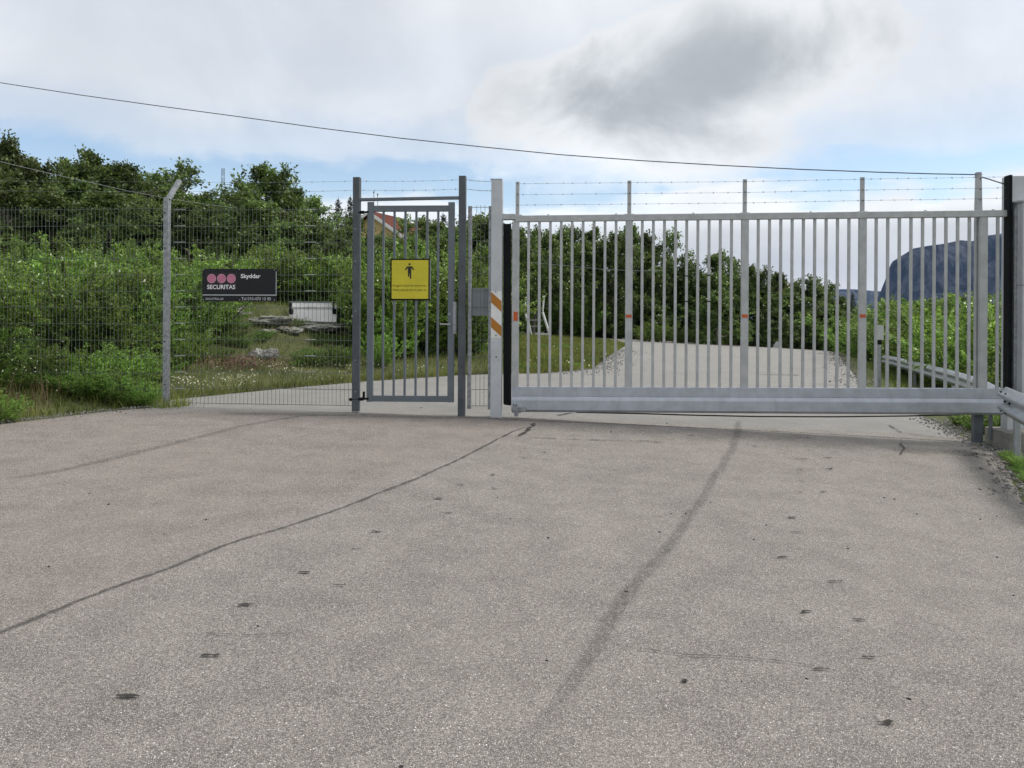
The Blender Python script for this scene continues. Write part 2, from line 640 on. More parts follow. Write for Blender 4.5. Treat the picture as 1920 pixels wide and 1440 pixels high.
def asphalt_mat():
    m, g, b = new_mat('worn_asphalt')
    geo = g.n('ShaderNodeNewGeometry')
    pos = geo.outputs['Position']
    s = g.n('ShaderNodeSeparateXYZ')
    g.link(pos, s.inputs[0])
    X, Y, _ = s.outputs
    flat = g.xyz(X, Y, 0.0)
    v = g.n('ShaderNodeTexVoronoi', feature='F1')
    v.inputs['Scale'].default_value = 185
    v.inputs['Randomness'].default_value = 1.0
    g.link(flat, v.inputs['Vector'])
    v2 = g.n('ShaderNodeTexVoronoi', feature='DISTANCE_TO_EDGE')
    v2.inputs['Scale'].default_value = 185
    g.link(flat, v2.inputs['Vector'])
    hs = g.n('ShaderNodeSeparateColor')
    g.link(v.outputs['Color'], hs.inputs[0])
    rnd = hs.outputs[0]
    big = g.noise(flat, 0.55, 4, 0.55)
    midn = g.noise(flat, 3.0, 5, 0.6)
    fine = g.noise(flat, 260, 2, 0.5)
    # stone colour: mostly mid grey, some pale chips, some dark chips
    stone = g.ramp(rnd, [(0.0, (0.085, 0.079, 0.071)), (0.28, (0.20, 0.188, 0.170)), (0.72, (0.295, 0.279, 0.255)), (0.965, (0.36, 0.344, 0.318)),
                         (1.0, (0.58, 0.56, 0.53))])
    gapw = g.maprange(midn, 0.35, 0.68, 0.72, 1.0)
    gap = g.m('MULTIPLY', g.maprange(v2.outputs['Distance'], 0.04, 0.25, 1.0, 0.0), gapw)
    c = g.mix(g.m('MULTIPLY', gap, 0.85), stone, (0.042, 0.039, 0.034))
    c = g.mix(g.m('MULTIPLY', g.maprange(fine, 0.62, 0.72), 0.35), c, (0.05, 0.047, 0.043))
    # slow tonal drift
    c = g.mix(g.maprange(big, 0.3, 0.7, 0.0, 0.14), c, (0.29, 0.275, 0.248))
    c = g.mix(g.m('MULTIPLY', g.maprange(midn, 0.55, 0.75), 0.07), c, (0.12, 0.115, 0.105))
    # older pinkish surface on the left of the long joint
    (x0, y0), (x1, y1) = CR1W[1], CR1W[-1]
    ln = math.hypot(x1 - x0, y1 - y0)
    nx, ny = -(y1 - y0) / ln, (x1 - x0) / ln
    side = g.m('ADD', g.m('MULTIPLY', g.m('SUBTRACT', X, x0), nx), g.m('MULTIPLY', g.m('SUBTRACT', Y, y0), ny))
    pink = g.m('MULTIPLY', g.maprange(side, -0.25, 0.35), g.maprange(Y, 9.2, 9.7, 1.0, 0.0))
    pink = g.m('MULTIPLY', pink, g.maprange(big, 0.25, 0.6, 0.55, 1.0))
    hv = g.n('ShaderNodeMix', data_type='RGBA', blend_type='MULTIPLY')
    g.link(pink, hv.inputs[0])
    g.link(c, hv.inputs[6])
    hv.inputs[7].default_value = (0.975, 0.928, 0.925, 1)
    c = hv.outputs[2]
    # newer, smoother and paler surface inside the gate
    inn = g.maprange(Y, 9.55, 9.7)
    c = g.mix(g.m('MULTIPLY', inn, 0.5), c, (0.185, 0.190, 0.184))
    fw = g.noise(flat, 0.9, 6, 0.65)
    c = g.mix(g.m('MULTIPLY', inn, g.m('MULTIPLY', g.maprange(fw, 0.42, 0.60), 0.45)), c, (0.14, 0.143, 0.138))
    # faint wheel streaks running along the road
    sc = g.n('ShaderNodeMapping')
    g.link(flat, sc.inputs[0])
    sc.inputs['Rotation'].default_value = (0, 0, 0.42)
    sc.inputs['Scale'].default_value = (2.2, 0.16, 1)
    stn = g.noise(sc.outputs[0], 1.0, 4, 0.6)
    c = g.mix(g.m('MULTIPLY', g.maprange(stn, 0.52, 0.72), 0.09), c, (0.14, 0.132, 0.122))
    br = g.n('ShaderNodeVectorMath', operation='MULTIPLY')
    g.link(c, br.inputs[0])
    br.inputs[1].default_value = (1.74, 1.69, 1.68)
    c = br.outputs[0]
    g.link(c, b.inputs['Base Color'])
    b.inputs['Roughness'].default_value = 0.82
    b.inputs['Specular IOR Level'].default_value = 0.35
    bp = g.n('ShaderNodeBump')
    bp.inputs['Strength'].default_value = 0.75
    bp.inputs['Distance'].default_value = 0.004
    hgt = g.m('ADD', g.m('MINIMUM', g.m('MULTIPLY', v2.outputs['Distance'], 3.0), 0.8), g.m('MULTIPLY', rnd, 0.5))
    g.link(hgt, bp.inputs['Height'])
    g.link(bp.outputs[0], b.inputs['Normal'])
    return m


M_ASPHALT = asphalt_mat()


def decal_mat(name, c, amount, scale, lo=0.35, hi=0.6):
    """stain or crack filler: fades out across its width (UV y) and breaks up with noise"""
    m, g, b = new_mat(name)
    uv = g.n('ShaderNodeUVMap')
    s = g.n('ShaderNodeSeparateXYZ')
    g.link(uv.outputs[0], s.inputs[0])
    geo = g.n('ShaderNodeNewGeometry')
    n = g.noise(geo.outputs['Position'], scale, 4, 0.65)
    edge = g.m('SUBTRACT', 1.0, g.m('ABSOLUTE', g.m('MULTIPLY_ADD', s.outputs[1], 2.0, -1.0)))
    a = g.m('MULTIPLY', g.maprange(edge, 0.0, 0.75), g.maprange(n, lo, hi))
    endf = g.m('MULTIPLY', g.maprange(s.outputs[0], 0.0, 0.08), g.maprange(s.outputs[0], 0.92, 1.0, 1.0, 0.0))
    a = g.m('MULTIPLY', g.m('MULTIPLY', a, endf), amount)
    b.inputs['Base Color'].default_value = (*c, 1)
    b.inputs['Roughness'].default_value = 0.9
    b.inputs['Specular IOR Level'].default_value = 0.2
    tr = g.n('ShaderNodeBsdfTransparent')
    mx = g.n('ShaderNodeMixShader')
    g.link(a, mx.inputs[0])
    g.link(tr.outputs[0], mx.inputs[1])
    g.link(b.outputs[0], mx.inputs[2])
    out = [n_ for n_ in g.t.nodes if n_.type == 'OUTPUT_MATERIAL'][0]
    g.link(mx.outputs[0], out.inputs['Surface'])
    return m


M_CRACK = decal_mat('crack_dirt', (0.045, 0.043, 0.038), 0.95, 55, 0.30, 0.52)
M_JOINT = decal_mat('joint_dirt', (0.09, 0.087, 0.08), 0.66, 28, 0.22, 0.55)
M_STAIN = decal_mat('damp_stain', (0.085, 0.083, 0.076), 0.36, 40, 0.30, 0.66)
M_CHIP = decal_mat('chip_dirt', (0.04, 0.038, 0.034), 1.0, 60, 0.02, 0.22)

# ------------------------------------------------------------------ ground, road, mountain


def axis(parts):
    return np.unique(np.concatenate([np.arange(a, b, s) for a, b, s in parts]))


gx = axis([(-6000, -400, 700), (-400, -60, 40), (-60, -14, 2), (-14, 14, 0.35), (14, 40, 1.0), (40, 400, 40), (400, 6001, 700)])
gy = axis([(-2000, -100, 475), (-100, -10, 15), (-10, 4, 1), (4, 26, 0.35), (26, 62, 0.8), (62, 120, 6), (120, 500, 40), (500, 6501, 600)])
GX, GY = np.meshgrid(gx, gy)
gz = terrain(GX.ravel(), GY.ravel())
nx_, ny_ = len(gx), len(gy)
idx = np.arange(nx_ * ny_).reshape(ny_, nx_)
fa = np.stack([idx[:-1, :-1], idx[:-1, 1:], idx[1:, 1:], idx[1:, :-1]], -1).reshape(-1, 4)
me = np_mesh('ground', np.stack([GX.ravel(), GY.ravel(), gz], -1), fa, M_GROUND)
ground = bpy.data.objects.new('ground', me)
COL.objects.link(ground)
tag(ground, kind='structure')


def resample(chain, n):
    c = np.array(chain, float)
    d = np.r_[0, np.cumsum(np.hypot(*np.diff(c, axis=0).T))]
    t = np.linspace(0, d[-1], n)
    return np.stack([np.interp(t, d, c[:, 0]), np.interp(t, d, c[:, 1])], -1)


rows, cols = 150, 40
tl = []
for k in range(len(LE) - 1):
    m_ = max(2, int(rows * 1.0 / (len(LE) - 1)))
    tl += [k + i / m_ for i in range(m_)]
tl.append(len(LE) - 1)
tl = np.array(tl)
Lp = np.stack([np.interp(tl, np.arange(len(LE)), LE[:, i]) for i in (0, 1)], -1)
Rp = np.stack([np.interp(tl, np.arange(len(RE)), RE[:, i]) for i in (0, 1)], -1)
rg = np.random.RandomState(4)
jit = rg.normal(0, 0.006, (len(tl), 2))
Lp = Lp + np.where((Lp[:, 1] > 7)[:, None], jit, 0)
Rp = Rp + rg.normal(0, 0.006, (len(tl), 2))
ff = np.linspace(0, 1, cols + 1)
RX = Lp[:, None, 0] * (1 - ff) + Rp[:, None, 0] * ff
RY = Lp[:, None, 1] * (1 - ff) + Rp[:, None, 1] * ff
RZ = plane_z(RX, RY)
# the pavement sheet turns down into the soil along its two edges
nr, nc = RX.shape
idx = np.arange(nr * nc).reshape(nr, nc)
fa = np.stack([idx[:-1, :-1], idx[:-1, 1:], idx[1:, 1:], idx[1:, :-1]], -1).reshape(-1, 4)
RZ[:, 0] -= 0.03
RZ[:, -1] -= 0.03
me = np_mesh('road', np.stack([RX.ravel(), RY.ravel(), RZ.ravel()], -1), fa, M_ASPHALT)
road = bpy.data.objects.new('road', me)
COL.objects.link(road)
tag(road, kind='structure')


def strip(name, pts, w0, mat, lift=0.004, wob=0.3, seed=0, step=0.08, parent=None, taper=False):
    """flat strip of varying width lying on the pavement; part of the road"""
    r = np.random.RandomState(seed)
    c = np.array(pts, float)
    d = np.r_[0, np.cumsum(np.hypot(*np.diff(c, axis=0).T))]
    n = max(3, int(d[-1] / step))
    p = resample(c, n)
    t = np.gradient(p, axis=0)
    t /= np.linalg.norm(t, axis=1)[:, None] + 1e-9
    nrm = np.stack([-t[:, 1], t[:, 0]], -1)
    off = np.cumsum(r.normal(0, 1, n))
    off = (off - np.linspace(off[0], off[-1], n)) * w0 * wob * 0.35
    wd = w0 * np.clip(1 + wob * r.normal(0, 1, n), 0.35, 2.0) / 2
    if taper:
        wd = wd * (0.15 + np.sin(np.linspace(0.1, math.pi - 0.1, n)) ** 0.6)
    a = p + nrm * (off + wd)[:, None]
    b = p + nrm * (off - wd)[:, None]
    v = np.concatenate([np.c_[a, plane_z(a[:, 0], a[:, 1]) + lift], np.c_[b, plane_z(b[:, 0], b[:, 1]) + lift]])
    i = np.arange(n - 1)
    f = np.stack([i, i + 1, n + i + 1, n + i], -1)
    me_ = np_mesh(name, v, f, mat)
    uvl = me_.uv_layers.new(name='UVMap')
    uu = np.linspace(0, 1, n)
    uv = np.concatenate([np.c_[uu, np.ones(n)], np.c_[uu, np.zeros(n)]])
    uvl.data.foreach_set('uv', uv[f.ravel()].ravel().astype(np.float32))
    o = bpy.data.objects.new(name, me_)
    COL.objects.link(o)
    o.parent = parent or road
    return o


strip('joint', CR1W, 0.042, M_JOINT, 0.004, 0.25, 1)
strip('joint', [hit(*p) for p in [(928, 786), (1000, 789), (1150, 795), (1400, 806), (1600, 817), (1740, 825), (1850, 830)]],
      0.05, M_JOINT, 0.005, 0.2, 2)
strip('stain', [hit(*p) for p in [(960, 1440), (1000, 1380), (1040, 1320), (1090, 1250), (1130, 1180), (1175, 1120), (1200, 1080),
                                  (1250, 1030), (1290, 970), (1320, 920), (1332, 890), (1362, 850), (1378, 815), (1388, 785)]],
      0.11, M_STAIN, 0.006, 0.12, 3, 0.10)
strip('stain', [hit(*p) for p in [(-20, 905), (100, 885), (190, 865), (290, 840), (380, 818), (450, 800), (560, 780), (760, 777)]],
      0.15, M_STAIN, 0.006, 0.12, 4, 0.10)
strip('stain', [hit(*p) for p in [(400, 776), (560, 777), (760, 783), (900, 784), (990, 790)]], 0.30, M_STAIN, 0.008, 0.08, 14)
strip('stain', [hit(*p) for p in [(1925, 900), (1880, 868), (1820, 850), (1740, 845), (1650, 840)]], 0.5, M_STAIN, 0.007, 0.08, 15)
strip('crack', [hit(*p) for p in [(970, 820), (985, 815), (990, 806), (997, 800), (1001, 794)]], 0.05, M_CRACK, 0.010, 0.5, 5, 0.03)
strip('crack', [hit(*p) for p in [(985, 821), (1090, 825), (1200, 828), (1250, 830)]], 0.022, M_CRACK, 0.009, 0.5, 6)
strip('crack', [hit(*p) for p in [(1665, 797), (1680, 806), (1690, 812), (1760, 822), (1840, 828)]], 0.03, M_CRACK, 0.011, 0.4, 7)
strip('crack', [hit(*p) for p in [(1690, 830), (1694, 842), (1688, 855)]], 0.03, M_CRACK, 0.012, 0.4, 8, 0.04)
strip('crack', [hit(*p) for p in [(1170, 1215), (1290, 1230), (1350, 1232), (1470, 1243), (1560, 1258)]], 0.006, M_CRACK, 0.009, 0.5, 9, 0.03)
strip('crack', [hit(*p) for p in [(1045, 780), (1060, 777), (1075, 774)]], 0.05, M_CRACK, 0.009, 0.3, 10, 0.05)
strip('crack', [hit(*p) for p in [(1420, 703), (1440, 703), (1500, 704)]], 0.12, M_CRACK, 0.009, 0.3, 11, 0.1)
strip('crack', [hit(*p) for p in [(380, 1190), (470, 1193), (560, 1190)]], 0.006, M_CRACK, 0.009, 0.5, 12, 0.03)

# chisel-like marks left in the surface
marks = [(840, 963, 22), (862, 911, 16), (822, 936, 20), (925, 892, 10), (927, 917, 14), (707, 998, 24), (668, 1030, 20),
         (570, 1075, 24), (636, 1100, 28), (459, 1137, 30), (394, 1232, 40), (240, 1308, 48),
         (1500, 881, 12), (1502, 862, 26), (1552, 860, 20), (1555, 880, 16), (1500, 903, 14), (1545, 923, 14), (1565, 849, 14),
         (1520, 845, 10), (1485, 971, 18), (1494, 1000, 26), (1469, 1046, 26), (1565, 1091, 34), (1512, 1150, 22), (1610, 1164, 30),
         (1628, 1234, 28), (1539, 1257, 32), (1660, 1358, 34), (1232, 830, 16), (1022, 849, 14), (984, 861, 12), (1295, 818, 14),
         (1514, 822, 16), (1497, 923, 14), (1284, 1280, 14), (1415, 838, 12)]
pit_root = road
for k, (x, y, wpx) in enumerate(marks):
    a, b = hit(x - wpx / 2, y + random.Random(k).uniform(-1, 1)), hit(x + wpx / 2, y + random.Random(k + 99).uniform(-1.5, 1.5))
    rk = random.Random(k * 7 + 1)
    strip('chip_mark', [a, b], 0.024 * rk.uniform(0.7, 1.35), M_CHIP, 0.009, 0.35, 20 + k, 0.012, None, True)

# pebbles lying singly on the tarmac
pebs = [(1028, 1009), (1276, 941), (1174, 1110), (957, 973), (933, 933), (1286, 963), (1237, 998), (1332, 942), (1258, 964), (1719, 964), (1677, 936),
        (1658, 933), (1838, 974), (1869, 968), (1909, 939), (1285, 1279), (581 / 2 + 960, 794), (1146, 810), (1495, 820), (218, 772), (226, 773), (236, 776),
        (752, 1438), (1704, 1311), (407 / 2, 946), (168, 926), (386, 975), (92, 1063), (308, 1002), (484, 1174), (1025, 1239), (1390, 1278), (470, 767),
        (1590, 1029), (1413, 1012), (1437, 985), (1512, 1273), (706, 997), (790, 765), (668, 776), (1869, 1045), (1900, 1117)]


def stone_mesh(name, seed, mat):
    import bmesh
    r = random.Random(seed)
    bm = bmesh.new()
    bmesh.ops.create_icosphere(bm, subdivisions=1, radius=1.0)
    for v in bm.verts:
        v.co *= r.uniform(0.75, 1.15)
        v.co.z *= 0.6
    me_ = bpy.data.meshes.new(name)
    bm.to_mesh(me_)
    bm.free()
    me_.materials.append(mat)
    return me_


M_PEB = concrete('dark_pebble', (0.05, 0.048, 0.043))
stones = [stone_mesh('pebble', s, M_PEB) for s in range(4)]
for k, (x, y) in enumerate(pebs):
    X, Y = hit(x, y)
    r = random.Random(k)
    o = bpy.data.objects.new('pebble', stones[k % 4])
    COL.objects.link(o)
    s = r.uniform(0.0045, 0.0085) * (0.6 + Y / 10)
    o.scale = (s * r.uniform(1, 1.5), s, s)
    o.rotation_euler = (0, 0, r.uniform(0, 6))
    o.location = (X, Y, float(plane_z(X, Y)) + s * 0.3)
    tag(o, 'small dark pebble lying loose on the tarmac', 'pebble', 'pebbles scattered on the tarmac')


def scatter_gravel(name, pts, smin, smax, seed, label):
    """loose chippings: many tiny octahedra in one mesh"""
    r = np.random.RandomState(seed)
    n = len(pts)
    octv = np.array([(1, 0, 0), (0, 1, 0), (-1, 0, 0), (0, -1, 0), (0, 0, 0.8), (0, 0, -0.6)], float)
    octf = np.array([(0, 1, 4), (1, 2, 4), (2, 3, 4), (3, 0, 4), (1, 0, 5), (2, 1, 5), (3, 2, 5), (0, 3, 5)])
    sc_ = r.uniform(smin, smax, n) ** 1.0
    V = octv[None] * sc_[:, None, None] * r.uniform(0.6, 1.3, (n, 6, 1))
    an = r.uniform(0, 6.28, n)
    ca, sa = np.cos(an)[:, None], np.sin(an)[:, None]
    V = np.stack([V[..., 0] * ca - V[..., 1] * sa, V[..., 0] * sa + V[..., 1] * ca, V[..., 2]], -1)
    ins = inside(pts[:, 0], pts[:, 1], POLY)
    z = np.where(ins, plane_z(pts[:, 0], pts[:, 1]), terrain(pts[:, 0], pts[:, 1]))
    V += np.c_[pts, z + sc_ * 0.3][:, None, :]
    fa_ = (octf[None] + (np.arange(n) * 6)[:, None, None]).reshape(-1, 3)
    me_ = np_mesh(name, V.reshape(-1, 3), fa_, M_STONE)
    o = bpy.data.objects.new(name, me_)
    COL.objects.link(o)
    return tag(o, label, 'gravel', kind='stuff')


def along(chain, n, sig, seed, lo=0.0, hi=1.0, shift=0.0):
    r = np.random.RandomState(seed)
    c = resample(chain, 400)
    i = r.randint(int(lo * 399), int(hi * 399), n)
    return c[i] + r.normal(0, sig, (n, 2)) + np.array([shift, 0])


scatter_gravel('gravel', along([hit(1925, 940), hit(1895, 885), hit(1872, 850), hit(1830, 828), hit(1780, 806), hit(1740, 785)], 1200, 0.15, 5, shift=0.10),
               0.006, 0.022, 5, 'loose grey gravel along the right edge of the tarmac by the guard rail')
scatter_gravel('gravel', along([hit(1040, 699), hit(1110, 692), hit(1140, 670), hit(1160, 655)], 1500, 0.42, 6), 0.006, 0.028, 6,
               'grey gravel at the tip of the grass verge inside the gate')
scatter_gravel('gravel', along([hit(-10, 792), hit(90, 781), hit(180, 770), hit(300, 760)], 420, 0.12, 7), 0.004, 0.014, 7,
               'dark grit along the left edge of the tarmac under the fence')
scatter_gravel('gravel', along([hit(1560, 660), hit(1585, 680), hit(1600, 700), hit(1625, 722)], 500, 0.3, 8), 0.012, 0.04, 8,
               'gravel shoulder on the right of the road beyond the gate')

scatter_gravel('gravel', along([hit(330, 745), hit(480, 730), hit(660, 715), hit(850, 703), hit(1000, 700), hit(1080, 695)], 700, 0.10, 9), 0.004, 0.014, 9,
               'fine grit along the grass edge of the road behind the small gate')

# mountain and far ridge


def range_mesh(name, sil, Y0, depth_f, depth_b, seed, mat, rough):
    us = np.array([(x - CX) / F for x, _ in sil])
    hs = np.array([(CY - y) / F for _, y in sil])
    X = np.linspace(us[0] * Y0, us[-1] * Y0, 190)
    top = np.interp(X / Y0, us, hs) * Y0 + EYE
    yy = np.r_[np.linspace(-1, 0, 34), np.linspace(0, 1, 12)[1:]]
    Xg, Yg = np.meshgrid(X, yy)
    depth = np.where(Yg < 0, Yg * depth_f, Yg * depth_b)
    prof = np.where(Yg < 0, (1 + Yg) ** 1.6, (1 - Yg) ** 1.2)
    s = 2 * math.pi / (depth_f * 0.9)
    n_ = vnoise(Xg, depth, s * 1.5, seed) * 0.5 + vnoise(Xg, depth, s * 5, seed + 1) * 0.3 + vnoise(Xg, depth, s * 14, seed + 2) * 0.16
    t_ = np.tile(top, (len(yy), 1))
    amp = rough * np.clip(1 - np.abs(prof - 0.5) * 2, 0, 1)
    Z = -16 + (t_ + 16) * prof * (1 + n_ * amp) + 0 * n_
    Xw = Xg + vnoise(Xg, depth, s * 3, seed + 3) * 30 * amp
    i_ = np.arange(Xg.size).reshape(Xg.shape)
    f_ = np.stack([i_[:-1, :-1], i_[:-1, 1:], i_[1:, 1:], i_[1:, :-1]], -1).reshape(-1, 4)
    me_ = np_mesh(name, np.stack([Xw.ravel(), (Y0 + depth).ravel(), Z.ravel()], -1), f_, mat)
    o = bpy.data.objects.new(name, me_)
    COL.objects.link(o)
    return tag(o, kind='structure')


def hill_mat():
    m, g, b = new_mat('mountain_slope')
    geo = g.n('ShaderNodeNewGeometry')
    mp = g.n('ShaderNodeMapping')
    g.link(geo.outputs['Position'], mp.inputs[0])
    mp.inputs['Scale'].default_value = (1.0, 0.6, 0.35)
    n = g.noise(mp.outputs[0], 0.016, 10, 0.74, 0.8)
    f = g.noise(geo.outputs['Position'], 0.05, 6, 0.6)
    c = g.mix(g.maprange(n, 0.38, 0.62), (0.006, 0.011, 0.013), (0.13, 0.14, 0.16))
    c = g.mix(g.m('MULTIPLY', g.maprange(f, 0.5, 0.7), 0.5), c, (0.02, 0.03, 0.016))
    g.link(c, b.inputs['Base Color'])
    b.inputs['Roughness'].default_value = 0.95
    b.inputs['Specular IOR Level'].default_value = 0.1
    bp = g.n('ShaderNodeBump')
    bp.inputs['Strength'].default_value = 1.0
    bp.inputs['Distance'].default_value = 60
    g.link(n, bp.inputs['Height'])
    g.link(bp.outputs[0], b.inputs['Normal'])
    return m


M_HILL = hill_mat()
mountain = range_mesh('mountain', [(1622, 592), (1640, 572), (1648, 556), (1656, 530), (1666, 508), (1671, 488), (1690, 476), (1712, 462), (1745, 456), (1770, 453),
                       (1800, 446), (1822, 448), (1845, 438), (1880, 433), (1960, 421), (2100, 400), (2300, 436), (2700, 580)],
           3000, 650, 110, 11, M_HILL, 0.9)
far_ridge = range_mesh('distant_hills', [(900, 575), (1100, 560), (1300, 556), (1440, 549), (1540, 545), (1575, 539), (1600, 539), (1650, 543), (1720, 540), (2000, 560), (2500, 585)],
           4800, 800, 700, 21, M_HILL, 0.4)

# haze
hm = bpy.data.materials.new('haze_air')
hm.use_nodes = True
hm.node_tree.nodes.clear()
pvn = hm.node_tree.nodes.new('ShaderNodeVolumePrincipled')
pvn.inputs['Color'].default_value = (0.34, 0.54, 1.0, 1)
pvn.inputs['Density'].default_value = 0.000042
pvn.inputs['Anisotropy'].default_value = 0.0
ho = hm.node_tree.nodes.new('ShaderNodeOutputMaterial')
hm.node_tree.links.new(pvn.outputs[0], ho.inputs['Volume'])
hb = MB().box((0, 2250, 210), (6300, 0, 0), (0, 4500, 0), (0, 0, 235))
haze = build('haze', hb, hm)
tag(haze, kind='stuff')

# ------------------------------------------------------------------ vegetation


def leaves_np(c, rng, L, W, up=0.3, dirs=None, fold=0.25):
    """rhombic leaf per centre; returns verts, faces"""
    n = len(c)
    t = rng.normal(0, 1, (n, 3)) if dirs is None else dirs + rng.normal(0, 0.55, (n, 3))
    t[:, 2] -= 0.15
    t /= np.linalg.norm(t, axis=1)[:, None] + 1e-9
    q = rng.normal(0, 1, (n, 3))
    q[:, 2] += up
    b = np.cross(t, q)
    b /= np.linalg.norm(b, axis=1)[:, None] + 1e-9
    nn = np.cross(t, b)
    l = (L * rng.uniform(0.6, 1.3, n))[:, None]
    w_ = (W * rng.uniform(0.7, 1.2, n))[:, None]
    v = np.stack([c - t * l / 2, c + b * w_ / 2 + nn * w_ * fold, c + t * l / 2, c - b * w_ / 2 + nn * w_ * fold], 1)
    return v.reshape(-1, 3), np.arange(n * 4).reshape(n, 4)


def tubes_mesh(name, lines, mat, n=5):
    mb = MB()
    for pts, rs in lines:
        mb.tube(pts, rs, n, caps=False)
    me_ = bpy.data.meshes.new(name)
    me_.from_pydata(mb.v, [], mb.f)
    me_.polygons.foreach_set('use_smooth', [True] * len(me_.polygons))
    me_.materials.append(mat)
    return me_


def tree_variant(seed, cw=0.34, base=0.22, nl=20, leaves=11000, L=0.026, W=0.0165, up_lean=0.7, peak=0.45):
    """unit-height tree (height 1); returns trunk mesh, crown mesh"""
    r = np.random.RandomState(seed)
    tp = [Vector((0, 0, -0.03))]
    for i in range(1, 9):
        tp.append(Vector((tp[-1].x + r.normal(0, 0.012), tp[-1].y + r.normal(0, 0.012), i / 8 * 0.93)))
    rs = [0.016 * (1 - 0.88 * i / 8) + 0.001 for i in range(9)]
    lines = [(tp, rs)]
    segs = []

    def tpos(t):
        f = t / 0.93 * 8
        i = min(7, int(f))
        return tp[i].lerp(tp[i + 1], f - i)
    for k in range(nl):
        t = base + (0.93 - base) * (k + r.uniform(0, 1)) / nl
        f = (t - base) / (1 - base)
        ln = cw * max(0.16, (1 - abs(f - peak + 0.25) ** 1.7 * 1.5)) * r.uniform(0.6, 1.25)
        a = k * 2.4 + r.uniform(-0.5, 0.5)
        e = r.uniform(0.25, 0.6) + up_lean * f
        d = Vector((math.cos(a) * math.cos(e), math.sin(a) * math.cos(e), math.sin(e)))
        p = [tpos(t)]
        for j in range(4):
            d = (d + Vector(r.normal(0, 0.16, 3)) + Vector((0, 0, 0.05 - 0.05 * j))).normalized()
            p.append(p[-1] + d * ln / 4)
        lines.append((p, [0.0055 * (1 - f * 0.6) * (1 - j / 5) + 0.0006 for j in range(5)]))
        for j in range(8):
            s = 0.3 + 0.7 * (j + r.uniform(0, 1)) / 8
            q = p[min(3, int(s * 4))].lerp(p[min(4, int(s * 4) + 1)], s * 4 % 1)
            dd = (d * 0.6 + Vector(r.normal(0, 0.6, 3)) + Vector((0, 0, 0.1))).normalized()
            l2 = (0.055 + 0.30 * ln * r.uniform(0.4, 1.1))
            e2 = q + dd * l2 + Vector((0, 0, -0.012))
            segs.append((q, e2))
            lines.append(([q, q.lerp(e2, 0.5) + Vector((0, 0, 0.006)), e2], [0.0016, 0.0011, 0.0005]))
    segs.append((tp[-2], tp[-1] + Vector((0, 0, 0.06))))
    A = np.array([list(s[0]) for s in segs])
    B = np.array([list(s[1]) for s in segs])
    ln = np.linalg.norm(B - A, axis=1) * r.uniform(0.35, 1.5, len(A))
    pick = r.choice(len(A), leaves, p=ln / ln.sum())
    tt = r.uniform(0.1, 1.08, leaves)[:, None]
    c = A[pick] * (1 - tt) + B[pick] * tt + r.normal(0, 1, (leaves, 3)) * np.array([0.017, 0.017, 0.015])
    v, f = leaves_np(c, r, L, W)
    return lines, v, f


def shrub_variant(seed, stems=26, spread=0.42, leaves=12000, L=0.034, W=0.0145):
    r = np.random.RandomState(seed)
    lines, A, B = [], [], []
    for k in range(stems):
        a = k * 2.4 + r.uniform(-0.4, 0.4)
        rad = math.sqrt((k + 0.5) / stems)
        e = spread * rad * 1.5
        d = Vector((math.cos(a) * math.sin(e), math.sin(a) * math.sin(e), math.cos(e)))
        ln = r.uniform(0.72, 1.06) * (1.0 - 0.16 * rad)
        p = [Vector((math.cos(a) * rad * 0.12, math.sin(a) * rad * 0.12, -0.03))]
        for j in range(5):
            d = (d + Vector(r.normal(0, 0.09, 3)) + Vector((0, 0, 0.03))).normalized()
            p.append(p[-1] + d * ln / 5)
        lines.append((p, [0.008 * (1 - j / 6) + 0.0008 for j in range(6)]))
        for j in range(11):
            s = 0.16 + 0.82 * (j + r.uniform(0, 1)) / 11
            i = min(4, int(s * 5))
            q = p[i].lerp(p[i + 1], s * 5 - i)
            dd = (d * 0.55 + Vector((math.cos(a), math.sin(a), 0)) * 0.25 + Vector(r.normal(0, 0.5, 3))).normalized()
            e2 = q + dd * r.uniform(0.08, 0.2)
            A.append(q)
            B.append(e2)
        A.append(p[-2])
        B.append(p[-1] + d * 0.03)
    A = np.array([list(x) for x in A])
    B = np.array([list(x) for x in B])
    ln = np.linalg.norm(B - A, axis=1) * r.uniform(0.5, 1.4, len(A))
    pick = r.choice(len(A), leaves, p=ln / ln.sum())
    tt = r.uniform(0.0, 1.05, leaves)[:, None]
    c = A[pick] * (1 - tt) + B[pick] * tt + r.normal(0, 0.012, (leaves, 3))
    dirs = (B - A)[pick]
    dirs /= np.linalg.norm(dirs, axis=1)[:, None]
    v, f = leaves_np(c, r, L, W, dirs=dirs)
    return lines, v, f


def spruce_variant(seed):
    r = np.random.RandomState(seed)
    lines = [([Vector((0, 0, -0.03)), Vector((0.005, 0, 0.5)), Vector((0, 0, 1.0))], [0.016, 0.009, 0.001])]
    A, B = [], []
    for k in range(90):
        t = 0.08 + 0.9 * k / 90
        ln = 0.22 * (1 - t) + 0.015
        a = k * 2.4
        q = Vector((0, 0, t))
        A.append(q)
        B.append(q + Vector((math.cos(a) * ln, math.sin(a) * ln, -0.02 + 0.08 * t * ln)))
    A = np.array([list(x) for x in A])
    B = np.array([list(x) for x in B])
    ln = np.linalg.norm(B - A, axis=1) + 0.02
    pick = r.choice(len(A), 6000, p=ln / ln.sum())
    tt = r.uniform(0, 1.05, 6000)[:, None]
    c = A[pick] * (1 - tt) + B[pick] * tt + r.normal(0, 0.007, (6000, 3))
    v, f = leaves_np(c, r, 0.022, 0.007)
    return lines, v, f


VAR = {}


def reg(key, data, bark, leaf):
    lines, v, f = data
    VAR[key] = (tubes_mesh(key + '_stems', lines, bark), np_mesh(key + '_leaves', v, f, leaf), float(v[:, 2].max()))


